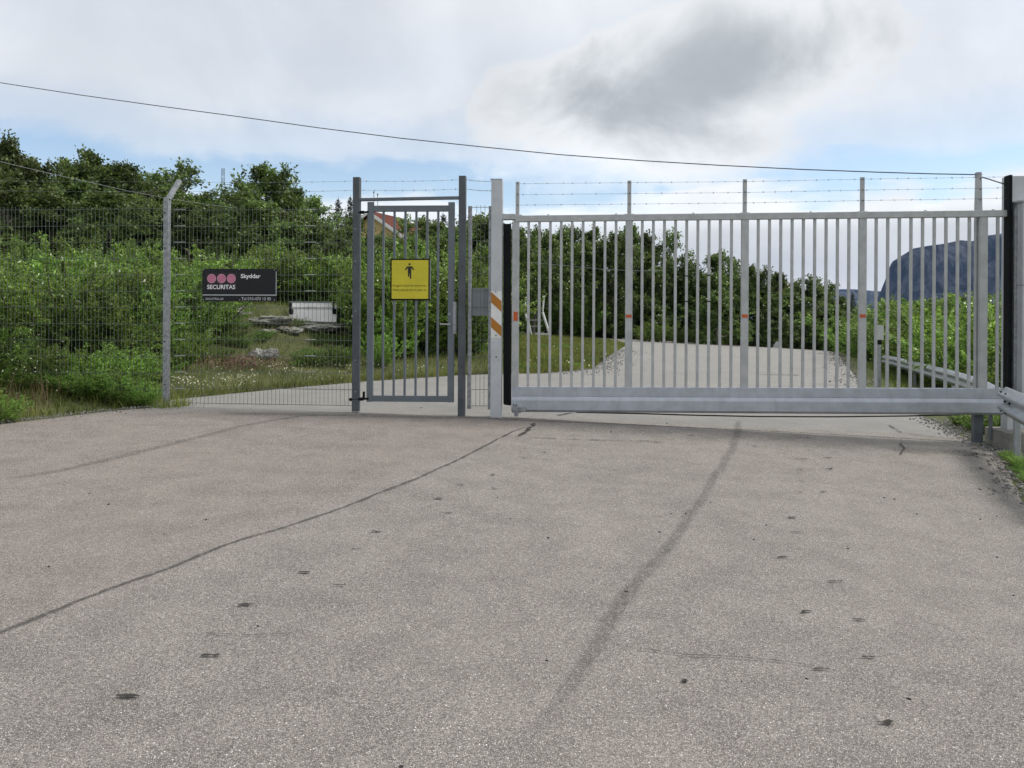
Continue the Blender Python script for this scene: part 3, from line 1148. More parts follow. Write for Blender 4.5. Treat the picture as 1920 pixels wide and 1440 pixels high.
for s in range(5):
    reg('birch%d' % s, tree_variant(100 + s, cw=0.30 + 0.03 * s), M_BARK, M_LEAF_BIRCH)
for s in range(2):
    reg('airy%d' % s, tree_variant(140 + s, cw=0.30, leaves=3800, nl=16, base=0.2), M_BARK, M_LEAF_BIRCH)
for s in range(5):
    reg('willow%d' % s, shrub_variant(200 + s, spread=0.40 + 0.03 * s), M_STEM, M_LEAF_WILLOW)
for s in range(3):
    reg('under%d' % s, tree_variant(160 + s, cw=0.42, base=0.02, nl=26, leaves=12000, L=0.034, W=0.021, peak=0.5), M_BARK, M_LEAF_BIRCH)
reg('spruce0', spruce_variant(300), M_BARK, M_LEAF_SPRUCE)


def plant(kind, name, x_img, Y, y_top, label, cat, group, seed, wide=1.0, X=None):
    """a tree or bush standing at depth Y whose top is seen at photo height y_top"""
    r = random.Random(seed)
    if X is None:
        X = (x_img - CX) / F * Y
    z0 = tz(X, Y)
    ztop = EYE + ((CY - y_top) / F + (x_img - CX) / F * sr) * Y
    st, lf, hmax = VAR[kind]
    h = max(0.10, (ztop - z0)) / hmax
    root = thing(name, (X, Y, z0), label, cat, group)
    root.rotation_euler = (0, 0, r.uniform(0, 6.28))
    for nm, me_ in (('trunk' if cat == 'tree' else 'stems', st), ('crown' if cat == 'tree' else 'foliage', lf)):
        o = bpy.data.objects.new(nm, me_)
        COL.objects.link(o)
        o.parent = root
        o.scale = (h * wide, h * wide, h)
    return root


G_HILL = 'birches on the hill behind the fence'
birches = [  # x, depth, y of top, kind, width, label
    (-50, 27, 255, 'birch0', 1.0, 'birch cut off by the left edge, standing behind the fence'),
    (8, 24, 246, 'birch3', 0.85, 'tallest birch at the far left whose tip reaches highest in the picture'),
    (62, 27, 292, 'birch1', 1.2, 'broad rounded birch on the hill between the left edge and the pointed birch crown'),
    (112, 30, 294, 'birch2', 1.1, 'low dark birch crown in the dip left of the tall pointed birch'),
    (172, 27, 276, 'birch4', 1.05, 'tall birch with pointed bushy crown midway between left edge and angled fence post'),
    (236, 28, 296, 'birch0', 1.0, 'birch on the right shoulder of the tall pointed birch'),
    (292, 31, 312, 'airy0', 1.2, 'thin-leaved birch just left of the angled fence post'),
    (340, 32, 297, 'airy1', 1.1, 'sparse see-through birch rising right behind the angled post tip'),
    (300, 30, 350, 'birch1', 1.3, 'dense dark birch low behind the angled fence post'),
    (392, 40, 358, 'birch2', 1.1, 'small far birch below the lattice mast'),
    (440, 36, 346, 'birch3', 1.1, 'dark birch between lattice mast and the tall sparse-topped birch'),
    (492, 29, 299, 'birch4', 0.95, 'tall birch with loose spiky top above the black sign'),
    (548, 30, 342, 'birch0', 1.1, 'rounded birch stepping down right of the tall spiky birch'),
    (592, 32, 362, 'airy0', 1.2, 'loose birch whose leaves overlap the barbed wires left of the gate post'),
    (650, 30, 430, 'birch1', 1.2, 'low birch behind the left post of the small gate'),
]
for k, (x, Y, yt, kind, wd, lab) in enumerate(birches):
    plant(kind, 'birch_tree', x, Y, yt, lab, 'tree', G_HILL, 500 + k, wd)
fill = [(40, 27, 415), (120, 27, 420), (200, 27, 415), (280, 28, 420), (360, 28, 420), (430, 28, 425), (510, 27, 420), (590, 27, 430), (640, 25, 450), (20, 22, 330), (95, 22, 345), (150, 23, 335), (215, 22, 350), (270, 24, 360), (350, 24, 372), (410, 25, 372), (470, 23, 362), (530, 24, 385),
        (585, 25, 400), (635, 22, 440), (45, 33, 290), (200, 34, 300), (130, 35, 310), (265, 35, 320), (380, 33, 360), (560, 36, 370)]
for k, (x, Y, yt) in enumerate(fill):
    plant('under%d' % (k % 3) if k < 9 else 'birch%d' % (k % 5), 'birch_tree', x, Y, yt, 'dark birch behind the mesh fence, %s, %s' % ('deep in shade' if k < 9 or Y > 30 else 'forward in the wood', 'left third' if x < 140 else 'middle, left of angled post' if x < 320 else 'near the lattice mast' if x < 450 else 'right of the black sign'), 'tree', 'birches massed in the wood behind the fence', 600 + k, 1.35)
plant('spruce0', 'spruce_tree', 633, 44, 372, 'small pointed spruce just left of the left gate post', 'tree', None, 701, 1.0)
plant('spruce0', 'spruce_tree', 656, 48, 368, 'spruce tip touching the left post of the small gate', 'tree', None, 702, 1.0)
plant('birch2', 'birch_tree', 668, 48, 398, 'birch behind the left gate post hiding the house gable', 'tree', None, 704, 0.9)
plant('under0', 'birch_tree', 712, 42, 427, 'leafy birch below the yellow house wall', 'tree', None, 705, 0.8)
plant('spruce0', 'spruce_tree', 830, 50, 400, 'small spruce seen through the top of the small gate', 'tree', None, 703, 1.2)
for k, (x, Y, yt, kind) in enumerate([(762, 36, 398, 'airy1'), (788, 34, 402, 'birch2'), (735, 26, 445, 'birch1'), (815, 32, 412, 'birch0'), (850, 30, 415, 'birch3'),
                                      (780, 27, 440, 'birch4'), (700, 27, 452, 'birch2'), (890, 40, 395, 'birch1'), (905, 32, 405, 'birch0'), (915, 36, 400, 'birch4'), (840, 27, 440, 'birch1')]):
    plant(kind, 'birch_tree', x, Y, yt, 'birch seen %s, %s' % ('above the yellow sign' if x < 800 else 'through the right bars of the small gate' if x < 870 else 'through the narrow mesh panel', 'topmost' if yt < 410 else 'lower'), 'tree', 'birches behind the small gate', 720 + k, 1.15)

G_FAR = 'trees beyond the end of the road'
fartrees = [
    (965, 44, 424, 'birch0', 1.0, 'birch right behind the black rubber strip of the striped post'),
    (1000, 46, 420, 'birch2', 1.0, 'birch rising behind the bent white frame, first inside the sliding gate'),
    (1048, 48, 424, 'birch3', 1.0, 'dark round birch in the left bay of the sliding gate'),
    (1075, 50, 418, 'airy0', 1.0, 'thin birch touching the top rail in the left gate bay'),
    (1112, 50, 420, 'birch1', 0.9, 'birch with leafy top middle of the left gate bay'),
    (1150, 50, 432, 'birch4', 1.0, 'birch left of the second gate stile'),
    (1180, 52, 412, 'birch0', 0.8, 'narrow tall birch directly behind the second gate stile'),
    (1212, 52, 428, 'birch2', 0.8, 'slim birch just right of the second gate stile'),
    (1254, 54, 425, 'airy1', 0.85, 'sparse see-through birch standing above its neighbours in the second gate bay'),
    (1295, 54, 480, 'birch3', 1.0, 'low round birch right of the sparse birch'),
    (1340, 54, 465, 'birch1', 0.9, 'birch in the middle of the gate with ragged top'),
    (1378, 56, 478, 'airy0', 0.9, 'small birch left of the third gate stile'),
    (1410, 56, 492, 'birch4', 0.8, 'birch right behind the third gate stile'),
    (1458, 58, 505, 'birch0', 1.0, 'low birch group first right of the third gate stile'),
    (1480, 62, 520, 'birch3', 1.0, 'low birch in the dip of the treeline in the third gate bay'),
    (1518, 58, 512, 'birch2', 1.0, 'bushy low birch left of the fourth gate stile'),
    (1556, 60, 524, 'airy1', 1.1, 'twiggy low birch at the far end of the road'),
    (1598, 44, 548, 'spruce0', 1.1, 'small dark conifer just left of the fourth gate stile'),
    (1575, 50, 552, 'birch1', 1.1, 'low bush-like birch at the right end of the road crest'),
]
for k, (x, Y, yt, kind, wd, lab) in enumerate(fartrees):
    plant(kind, 'birch_tree' if kind != 'spruce0' else 'spruce_tree', x, Y, yt, lab, 'tree', G_FAR, 800 + k, wd)
r0 = random.Random(77)
for k in range(34):
    x = 965 + k * 19
    base_t = np.interp(x, [980, 1200, 1400, 1600], [460, 470, 520, 560])
    plant('under%d' % (k % 3), 'birch_tree', x + r0.uniform(-10, 10), r0.uniform(46.5 if x > 1180 else 55, 60), base_t + r0.uniform(0, 90),
          'dark low birch beyond the road seen %s' % ('in the left gate bay' if x < 1179 else 'in the second gate bay' if x < 1396 else 'in the third gate bay'), 'tree', 'dark undergrowth trees beyond the road', 850 + k, 1.4)

# willow thicket behind the fence
thick = []
r1 = random.Random(5)
for x, Y, yt in [(-40, 11.2, 505), (40, 11.6, 470), (110, 11.8, 480), (170, 12.2, 490), (225, 12.0, 500), (262, 12.6, 505), (10, 13.2, 440), (90, 13.6, 452), (160, 13.8, 460),
                 (235, 14.0, 455), (290, 14.4, 460), (345, 14.6, 500), (330, 15.6, 470), (385, 16.2, 470), (362, 15.2, 560), (440, 20.3, 478), (500, 20.6, 470), (560, 22.0, 465),
                 (605, 22.6, 468), (655, 22.2, 480), (60, 15.8, 430), (140, 16.2, 440), (220, 16.5, 448), (300, 17.2, 455), (370, 18.6, 462), (470, 20, 452), (540, 21, 450), (600, 21, 455),
                 (716, 15.8, 615), (604, 15.2, 640), (566, 14.9, 652), (738, 17.6, 530), (742, 19.8, 470), (730, 18.0, 465), (770, 18.5, 472), (810, 19, 468), (850, 19.5, 470), (862, 22.5, 480), (866, 21, 505), (700, 20.5, 440),
                 (750, 21, 452), (800, 22, 448), (850, 23, 450), (352, 14.0, 612), (380, 13.8, 645), (335, 13.0, 600), (742, 17.2, 565), (735, 17.4, 560), (780, 18.0, 555), (825, 18.6, 555), (870, 19.6, 560), (890, 20.5, 590), (640, 15.2, 640)]:
    thick.append((x, Y, yt))
for k, (x, Y, yt) in enumerate(thick):
    grp = 'willow bushes in the thicket behind the mesh fence' if x < 665 else 'willow bushes behind the small gate'
    where = ('cut by the left edge of the picture' if x < 50 else 'a third of the way from left edge to angled post' if x < 130 else
             'halfway between left edge and angled post' if x < 205 else 'just left of the angled post' if x < 300 else 'just right of the angled post' if x < 372 else
             'at the left edge of the black sign' if x < 430 else 'above the black sign' if x < 520 else 'between black sign and left gate post' if x < 630 else
             'beside the left gate post' if x < 690 else 'behind the left bars of the small gate' if x < 745 else 'behind the middle bars of the small gate' if x < 795 else
             'behind the right bars of the small gate' if x < 845 else 'behind the right gate post and narrow mesh panel')
    row = 'front' if Y < (13 if x < 320 else 16 if x < 500 else 18.2) else 'back'
    lab = 'willow bush, %s row, %s' % (row, where)
    plant('willow%d' % (k % 5), 'willow_bush', x, Y, yt + r1.uniform(-8, 8), lab, 'bush', grp, 900 + k, r1.uniform(0.95, 1.3))
low = [(20, 10.6, 620), (75, 10.5, 640), (130, 10.6, 630), (185, 10.7, 640), (235, 10.9, 650), (275, 11.3, 660), (-20, 10.2, 600), (10, 10.2, 690), (55, 10.15, 700), (100, 10.15, 705), (145, 10.2, 700), (190, 10.2, 710), (230, 10.3, 705), (262, 10.5, 715), (165, 10.4, 670), (210, 10.5, 665)]
for k, (x, Y, yt) in enumerate(low):
    plant('willow%d' % ((k + 2) % 5), 'willow_bush', x, Y, yt, 'low bright willow shrub against the fence, %s, %s' % ('knee high' if yt > 680 else 'waist high', 'by the left edge' if x < 60 else 'left of the fallen pipe' if x < 180 else 'above the fallen pipe'), 'bush', 'low shrubs against the fence', 960 + k, 1.3)
# bushes inside the sliding gate
for k, (x, Y, yt, lab) in enumerate([(1003, 50, 585, 'green bush behind the bent white frame'), (938, 23, 612, 'green bush hidden partly by the striped post'),
                                     (1065, 50, 540, 'pale leafy bush at the road edge right of the bent white frame'), (1090, 50, 560, 'small pale bush beside the dark opening under the trees'),
                                     (1212, 47, 602, 'bright low bush left along the far road edge'), (1238, 47, 598, 'tallest of the bright bushes along the far road edge'),
                                     (1275, 47.5, 610, 'bright low bush between second and third gate stile'), (1310, 47.5, 618, 'smaller bright bush farther right along the road edge'),
                                     (1360, 47.5, 630, 'last small bright bush left of the third gate stile'), (1622, 38, 592, 'bush behind the grey box on its post'),
                                     (1585, 46, 570, 'dark bush at the right end of the far road edge')]):
    plant('willow%d' % (k % 5), 'willow_bush', x, Y, yt, lab, 'bush', 'bushes along the road inside the gate', 980 + k, 1.3)
rb = [(1700, 27.5, 560), (1728, 25, 552), (1757, 23, 546), (1785, 21, 548), (1815, 19.5, 545), (1845, 18, 540), (1878, 16.5, 533), (1910, 15, 540), (1680, 31, 566),
      (1715, 25.5, 610), (1745, 22.5, 605), (1775, 20, 600), (1805, 18.3, 610), (1835, 16.8, 600), (1865, 15.4, 600), (1890, 14.4, 620), (1770, 27, 556), (1820, 24, 548),
      (1660, 33, 590), (1640, 36, 585), (1700, 34, 556), (1750, 30, 552), (1900, 13.6, 660), (1868, 14.0, 668)]
for k, (x, Y, yt) in enumerate(rb):
    Y = Y * 1.12 + 2.0
    plant('willow%d' % ((k + 1) % 5), 'willow_bush', x, Y, yt, 'willow bush behind the far guard rail, %s, %s' % ('tall back row' if yt < 575 else 'low front row', 'left of its far end' if x < 1690 else 'above its far third' if x < 1740 else 'above its middle' if x < 1790 else 'above its near third' if x < 1850 else 'beside the black rubber edge'), 'bush', 'willow bushes behind the far guard rail', 1000 + k, 1.2)
for k, (x, Y, yt) in enumerate([(1800, 10.9, 772), (1830, 10.5, 768), (1856, 10.2, 765), (1880, 10.2, 770)]):
    plant('willow%d' % k, 'ground_shrub', x, Y, yt, 'low leafy shrub growing under the right end of the sliding gate', 'bush', 'shrubs under the right end of the gate', 1030 + k, 1.6)
for k, (x, Y, yt) in enumerate([(1903, 7.9, 862), (1925, 7.2, 905), (1918, 7.8, 852), (1888, 8.35, 858), (1910, 7.55, 895), (1893, 8.15, 875)]):
    X = (x - CX) / F * Y
    plant('willow%d' % (k % 5), 'weed', x, Y, yt, 'small weed tuft on the gravel below the near guard rail', 'weed', 'weeds below the near guard rail', 1040 + k, 1.4)


def blades(name, pts, hmin, hmax, wd, seed, mat, label, cat, lean=0.35):
    r = np.random.RandomState(seed)
    n = len(pts)
    z = terrain(pts[:, 0], pts[:, 1])
    b = np.c_[pts, z - 0.01]
    h = r.uniform(hmin, hmax, n) * (0.75 + 0.5 * (vnoise(pts[:, 0], pts[:, 1], 2.0, seed) * 0.5 + 0.5))
    a = r.uniform(0, 6.28, n)
    s = np.stack([np.cos(a), np.sin(a), 0 * a], -1) * (wd * r.uniform(0.6, 1.3, n))[:, None]
    ln = r.normal(0, lean, (n, 2)) * h[:, None]
    tip = b + np.c_[ln, h]
    mid = b + np.c_[ln * 0.35, h * 0.55]
    v = np.stack([b - s, b + s, mid + s * 0.7, tip, mid - s * 0.7], 1).reshape(-1, 3)
    i = np.arange(n)[:, None] * 5
    f = np.concatenate([i + np.array([[0, 1, 2, 4]])], 0)
    me_ = np_mesh(name, v, f, mat)
    # add tip triangles as a second pass
    f3 = i + np.array([[4, 2, 3]])
    me2 = bpy.data.meshes.new(name)
    nv = len(v)
    me2.vertices.add(nv)
    me2.vertices.foreach_set('co', np.ascontiguousarray(v, np.float32).ravel())
    loops = np.concatenate([f.ravel(), f3.ravel()]).astype(np.int32)
    me2.loops.add(len(loops))
    me2.loops.foreach_set('vertex_index', loops)
    me2.polygons.add(2 * n)
    me2.polygons.foreach_set('loop_start', np.concatenate([np.arange(n) * 4, 4 * n + np.arange(n) * 3]).astype(np.int32))
    me2.update(calc_edges=True)
    me2.materials.append(mat)
    bpy.data.meshes.remove(me_)
    o = bpy.data.objects.new(name, me2)
    COL.objects.link(o)
    return tag(o, label, cat, kind='stuff')


def rand_area(n, x0, x1, y0, y1, seed, cond):
    r = np.random.RandomState(seed)
    p = np.stack([r.uniform(x0, x1, n), r.uniform(y0, y1, n)], -1)
    ins = inside(p[:, 0], p[:, 1], POLY)
    dl, dr = seg_dist(p[:, 0], p[:, 1], LE), seg_dist(p[:, 0], p[:, 1], RE)
    return p[cond(p, ins, dl, dr, r)]


gl = rand_area(150000, -12, 6, 9.8, 36, 31, lambda p, i, dl, dr, r: (~i) & (dl < dr) & (dl < 6.5) & (r.uniform(0, 1, len(p)) < np.exp(-(p[:, 1] - 10) / 18)) & (dl > 0.02))
blades('grass', gl, 0.05, 0.17, 0.0065, 31, M_GRASS, 'yellowish verge grass between the road and the thicket', 'grass')
gl = along([hit(325, 745), hit(480, 730), hit(660, 715), hit(850, 703), hit(1000, 700), hit(1080, 694)], 3800, 0.06, 43)
blades('grass', gl, 0.07, 0.20, 0.0065, 43, M_GRASS, 'grass creeping over the road edge behind the small gate', 'grass')
gl = rand_area(46000, 0, 5.6, 16.5, 42, 41, lambda p, i, dl, dr, r: (~i) & (dl < dr) & (dl < 5))
blades('grass', gl, 0.06, 0.22, 0.010, 41, M_GRASS, 'dry grass on the verge tip inside the sliding gate', 'grass')
rw = random.Random(29)
for k in range(60):
    x, y = rw.uniform(975, 1140), rw.uniform(636, 698)
    Xw, Yw = ghit(x, y)
    if bool(inside(np.array([Xw]), np.array([Yw]), POLY)[0]):
        continue
    plant('willow%d' % (k % 5), 'leafy_weed', x, Yw, y - rw.uniform(4, 13), 'low green plant in the dry grass %s' % ('behind the leftmost bars of the sliding gate' if x < 1040 else 'in the middle of the left gate bay' if x < 1100 else 'near the gravel tip of the verge'),
          'weed', 'plants on the verge inside the sliding gate', 1300 + k, rw.uniform(1.5, 2.6), Xw)
gl = rand_area(9000, -8.5, -4.4, 6.2, 10.4, 32, lambda p, i, dl, dr, r: (~i) & (dl < dr) & (dl < 2.4) & (dl > 0.05))
blades('grass', gl, 0.05, 0.15, 0.006, 32, M_WEED, 'green weeds along the fence foot at the left', 'grass')
gl = rand_area(26000, 4.0, 16, 5.5, 34, 33, lambda p, i, dl, dr, r: (~i) & (dr < dl) & (dr < 3.5) & (dr > np.where(p[:, 1] < 9.3, 0.42, 0.15)) & (r.uniform(0, 1, len(p)) < np.where(p[:, 1] < 9.3, 0.3, 1.0)) & (r.uniform(0, 1, len(p)) < np.clip((dr - 0.1) / 0.6, 0.05, 1)))
blades('grass', gl, 0.05, 0.20, 0.007, 33, M_WEED, 'green grass below the guard rails on the right', 'grass')
rw = random.Random(9)
for k in range(46):
    x = rw.uniform(-20, 300)
    Yw = rw.uniform(9.95, 10.9)
    hh = rw.uniform(18, 60)
    Xw = (x - CX) / F * Yw
    ztop_px = img((Xw, Yw, tz(Xw, Yw)))[1] - hh
    plant('willow%d' % (k % 5), 'leafy_weed', x, Yw, ztop_px, 'leafy weed at the fence foot, %s' % ('near the left picture edge' if x < 80 else 'left of the fallen pipe' if x < 180 else 'behind the fallen pipe' if x < 260 else 'next to the angled post'), 'weed', 'leafy weeds along the fence foot', 1100 + k, rw.uniform(1.3, 2.0))
gl = rand_area(900, -8.6, -5.4, 7.8, 9.9, 34, lambda p, i, dl, dr, r: (~i) & (dl < dr) & (dl < 1.0) & (dl > 0.12))
blades('dry_stalks', gl, 0.10, 0.42, 0.0045, 34, M_DRY, 'brown dry stalks at the fence foot on the left', 'dry grass', 0.25)
gl = np.concatenate([np.random.RandomState(2).normal(hit(315, 764), (0.10, 0.08), (160, 2)), np.random.RandomState(3).normal((-4.12, 9.95), (0.06, 0.05), (160, 2))])
blades('grass', gl, 0.05, 0.22, 0.005, 35, M_GRASS, 'grass tuft at the foot of the angled fence post', 'grass')
for k, (X, Y, yt, x) in enumerate([(-5.75, 8.25, 712, 0), (-5.45, 8.55, 738, 25), (-6.2, 8.6, 690, 0)]):
    plant('willow%d' % k, 'roadside_weed', x, Y, yt, 'bright leafy weed clump overhanging the tarmac at the left edge', 'weed', 'weed clumps at the left edge of the tarmac', 1060 + k, 1.5, X)


def specks(name, pts, size, hmin, hmax, seed, mat, label, cat):
    r = np.random.RandomState(seed)
    z = terrain(pts[:, 0], pts[:, 1])
    c = np.c_[pts, z + r.uniform(hmin, hmax, len(pts))]
    keep = vnoise(pts[:, 0], pts[:, 1], 5.0, seed + 40) + r.normal(0, 0.35, len(pts)) > -0.1
    c = c[keep]
    v, f = leaves_np(c, r, size, size * 0.8, up=1.5, fold=0.1)
    o = bpy.data.objects.new(name, np_mesh(name, v, f, mat))
    COL.objects.link(o)
    return tag(o, label, cat, kind='stuff')


def img_scatter(n, x0, x1, y0, y1, seed, tri=False):
    r = np.random.RandomState(seed)
    return np.array([ghit(r.uniform(x0, x1), r.uniform(y0, y1)) for _ in range(n)])


fl = np.concatenate([img_scatter(330, 322, 480, 716, 741, 1), img_scatter(170, 470, 660, 690, 715, 2), img_scatter(70, 660, 850, 690, 704, 3), img_scatter(110, 330, 660, 700, 728, 8)])
fl = fl[~inside(fl[:, 0], fl[:, 1], POLY)]
specks('verge_flowers', fl, 0.030, 0.07, 0.16, 1, M_PETAL, 'small cream clover flowers dotted over the verge behind the fence', 'flowers')
fl = img_scatter(60, 980, 1150, 655, 698, 4)
fl = fl[~inside(fl[:, 0], fl[:, 1], POLY)]
specks('verge_flowers', fl, 0.05, 0.08, 0.2, 2, M_PETAL, 'pale flowers on the dry verge inside the sliding gate', 'flowers')
fl = np.concatenate([img_scatter(1100, 365, 480, 677, 697, 5), img_scatter(700, 420, 560, 686, 702, 6), img_scatter(170, 240, 310, 685, 720, 9)])
fl = fl[~inside(fl[:, 0], fl[:, 1], POLY)]
specks('sorrel', fl, 0.035, 0.03, 0.20, 3, M_SORREL, 'reddish sorrel patch on the verge below the rock', 'plants')
fl = np.concatenate([img_scatter(60, 0, 110, 690, 770, 7)])
fl = fl[~inside(fl[:, 0], fl[:, 1], POLY)]
specks('verge_flowers', fl, 0.028, 0.15, 0.5, 4, M_PETAL, 'cream seed heads in the weeds at the left fence foot', 'flowers')

# weathered pipe lying along the edge of the tarmac
pa, pm, pb = hit(190, 757), hit(222, 752), hit(256, 747)
pts = [Vector((p[0], p[1] + 0.02, float(plane_z(*p)) + 0.03)) for p in (pa, pm, pb)]
tag(build('pipe', MB().tube(pts, [0.020, 0.017, 0.014], 8), paint('weathered_pipe', (0.36, 0.35, 0.33), 0.7, 0.3), loc=pts[0], smooth=True), 'pale weathered pipe lying at the tarmac edge below the fence', 'pipe')

# rocks


def boulder(x, y, Y, wpx, hpx, seed, label, dz=0.0):
    import bmesh
    from mathutils import noise as mn
    X_, Y = ghit(x, y + hpx * 0.25)
    c = Vector((X_, Y, tz(X_, Y) + hpx / F * Y * 0.10))
    bm = bmesh.new()
    bmesh.ops.create_icosphere(bm, subdivisions=4, radius=1.0)
    sx, sz = wpx / F * Y / 2, hpx / F * Y / 2
    for v in bm.verts:
        p = v.co.copy()
        n_ = mn.fractal(p * 1.3 + Vector((seed * 7.1, 0, 0)), 1.0, 2.0, 5)
        lay = math.floor((p.z + n_ * 0.2) * 5) / 5
        n2_ = mn.noise(p * 3.1 + Vector((0, seed * 3.3, 0)))
        v.co = Vector((p.x * (1 + 0.4 * n_ + 0.12 * n2_), p.y * (1 + 0.4 * n_), (p.z * 0.35 + lay * 0.65) * (1 + 0.45 * n_)))
        v.co.x *= sx
        v.co.y *= sx * 0.8
        v.co.z *= sz
    me_ = bpy.data.meshes.new('boulder')
    bm.to_mesh(me_)
    bm.free()
    me_.materials.append(M_ROCK)
    o = bpy.data.objects.new('boulder', me_)
    COL.objects.link(o)
    o.location = c
    return tag(o, label, 'rock')


boulder(438, 582, 17.6, 60, 26, 1, 'pale grey rock directly below the black sign')
boulder(510, 598, 17.0, 84, 20, 2, 'broad layered rock slab left of the pale propped panel')
boulder(542, 618, 16.3, 50, 14, 3, 'small broken rock under the lower left corner of the pale panel')
boulder(504, 621, 16.2, 36, 11, 5, 'low grey stone on the mossy slope between slab and rounded boulder')
boulder(494, 664, 14.9, 48, 30, 4, 'rounded grey boulder lowest on the slope behind the fence')
boulder(592, 612, 16.9, 110, 18, 6, 'dark rock ledge carrying the pale propped panel')
rw = random.Random(19)
for k in range(44):
    x = rw.uniform(405, 665)
    y = rw.uniform(610, 690)
    if abs(x - 494) < 34 and y > 640 or (x > 470 and x < 560 and y < 632):
        continue
    Xw, Yw = ghit(x, y)
    hh = rw.uniform(10, 30)
    plant('willow%d' % (k % 5), 'leafy_weed', x, Yw, y - hh, 'low leafy plant on the mossy slope %s' % ('left of the rounded boulder' if x < 470 else 'above the rounded boulder' if x < 530 else 'below the propped panel'),
          'weed', 'leafy plants on the slope around the rocks', 1200 + k, rw.uniform(1.4, 2.2), Xw)

# ------------------------------------------------------------------ fence and gate planes


class Plane:
    def __init__(self, k, s0=158.0):
        self.k, self.s0 = k, s0
        a, b = self.pt(300, 590), self.pt(1700, 590)
        d = (b - a)
        d.z = 0
        self.T = d.normalized()
        self.N = Vector((self.T.y, -self.T.x, 0))
        self.Z = Vector((0, 0, 1))

    def pt(self, x, y, n=0.0):
        Y = F / (self.s0 + self.k * (x - 931))
        p = P(x, y, Y)
        return p + self.N * n if n else p

    def px(self, x):
        return 1.0 / (self.s0 + self.k * (x - 931))

    def vbox(self, mb, x, y0, y1, wd, dp, n=0.0, b=0.004):
        """upright bar centred on photo column x between rows y0 (top) and y1 (bottom)"""
        m_ = self.pt(x, (y0 + y1) / 2, n)
        z0, z1 = self.pt(x, y0, n).z, self.pt(x, y1, n).z
        mb.bbox((m_.x, m_.y, (z0 + z1) / 2), self.T * wd / 2, self.N * dp / 2, (0, 0, abs(z0 - z1) / 2), b)
        return mb

    def hbeam(self, mb, a, b, h, dp, n=0.0):
        """rail whose centre line runs through photo points a and b"""
        p, q = self.pt(*a, n), self.pt(*b, n)
        mb.beam(p, q, dp, h)
        return mb

    def disc(self, mb, x, y, r, dp, n=0.0, seg=12):
        c = self.pt(x, y, n)
        mb.prism([c + (self.T * math.cos(t) + self.Z * math.sin(t)) * r for t in [2 * math.pi * i / seg for i in range(seg)]], self.N * dp)
        return mb


PF = Plane(0.0104)     # fence and small gate
PG = Plane(0.0078)     # sliding gate


def barbed(mb, pts, r=0.0018, sp=0.14, seed=0):
    rr = random.Random(seed)
    mb.tube(pts, r, 4)
    for a, b in zip(pts[:-1], pts[1:]):
        a, b = Vector(a), Vector(b)
        n = max(1, int((b - a).length / sp))
        for i in range(n):
            c = a.lerp(b, (i + 0.5 + rr.uniform(-0.2, 0.2)) / n)
            for _ in range(2):
                d = Vector((rr.uniform(-0.5, 0.5), rr.uniform(-1, 1), rr.uniform(-1, 1))).normalized() * 0.014
                mb.tube([c - d, c + d], r * 0.9, 3)
            mb.tube([c - (b - a).normalized() * 0.008, c + (b - a).normalized() * 0.008], r * 1.9, 4)
    return mb


def sag(a, b, s, n=10):
    a, b = Vector(a), Vector(b)
    return [a.lerp(b, i / n) - Vector((0, 0, s * 4 * (i / n) * (1 - i / n))) for i in range(n + 1)]


# ---------- mesh fence left of the small gate
fz = P(312, 760, PF.pt(312, 760).y)
fence = thing('mesh_fence', PF.pt(318, 760), 'tall green-grey welded mesh fence with angled post left of the small gate', 'fence')
post = build('fence_post', PF.vbox(MB(), 315, 371, 762, 0.066, 0.066, 0.03), M_GALV, fence)
pt_ = PF.pt(318, 371, 0.03)
tip_ = PF.pt(329, 336, -0.10)
mb = MB()
mb.beam(pt_ - Vector((0, 0, 0.02)), tip_, 0.062, 0.05)
build('post_arm', mb, M_GALV, post)
for k, y in enumerate((400, 466, 540, 640, 720)):
    build('bolt', PF.disc(MB(), 314, y, 0.007, 0.012, 0.063), M_BLACK, post)
hrows = [393, 424, 454.5, 485, 515.5, 546, 576, 606.5, 637, 667.5, 698, 728.5, 758]
WN = -0.02


def wire_rows(x0, x1, rows_, n=WN, r=0.0034):
    for y in rows_:
        a, b = PF.pt(x0, y, n), PF.pt(x1, y, n)
        zc_ = (a.z + b.z) / 2
        a.z = b.z = zc_
        build('horizontal_wire', MB().tube([a, b], r, 5), M_WIRE, fence)


def wire_cols(x0, x1, ytop, ybot, par, n=WN + 0.006, r=0.0023):
    a, b = PF.pt(x0, 590), PF.pt(x1, 590)
    cnt = int((b - a).length / 0.05)
    for i in range(cnt + 1):
        f = i / cnt
        x = img(a.lerp(b, f))[0]
        p = PF.pt(x, 590, n)
        zt, zb = PF.pt(x, ytop).z, PF.pt(x, ybot).z
        build('vertical_wire', MB().tube([(p.x, p.y, zt), (p.x, p.y, zb)], r, 5), M_WIRE, par)


wire_rows(-160, 310, hrows)
wire_rows(322, 661, hrows)
wire_cols(-30, 308, 388, 760, fence)
wire_cols(324, 661, 388, 760, fence)
for y in hrows[:-1]:
    for xa, xb in ((327, 347), (572, 592)):
        build('wire_clip', MB().tube([PF.pt(xa, y - 0.5, 0.0), PF.pt(xb, y - 0.5, 0.0)], 0.0042, 5), M_CLIP, fence)
for k, (ya, yb, yl) in enumerate(((338, 339.5, 332), (356, 357, 352))):
    st_ = PF.pt(330 - k * 4, ya, -0.09)
    build('barbed_wire', barbed(MB(), sag(st_, PF.pt(662, yb, 0.0), 0.015), seed=k), M_BARB, fence)
    build('barbed_wire', barbed(MB(), sag(PF.pt(-160, yl, -0.09), st_, 0.02), 0.0013, seed=k + 5), M_BARB, fence)

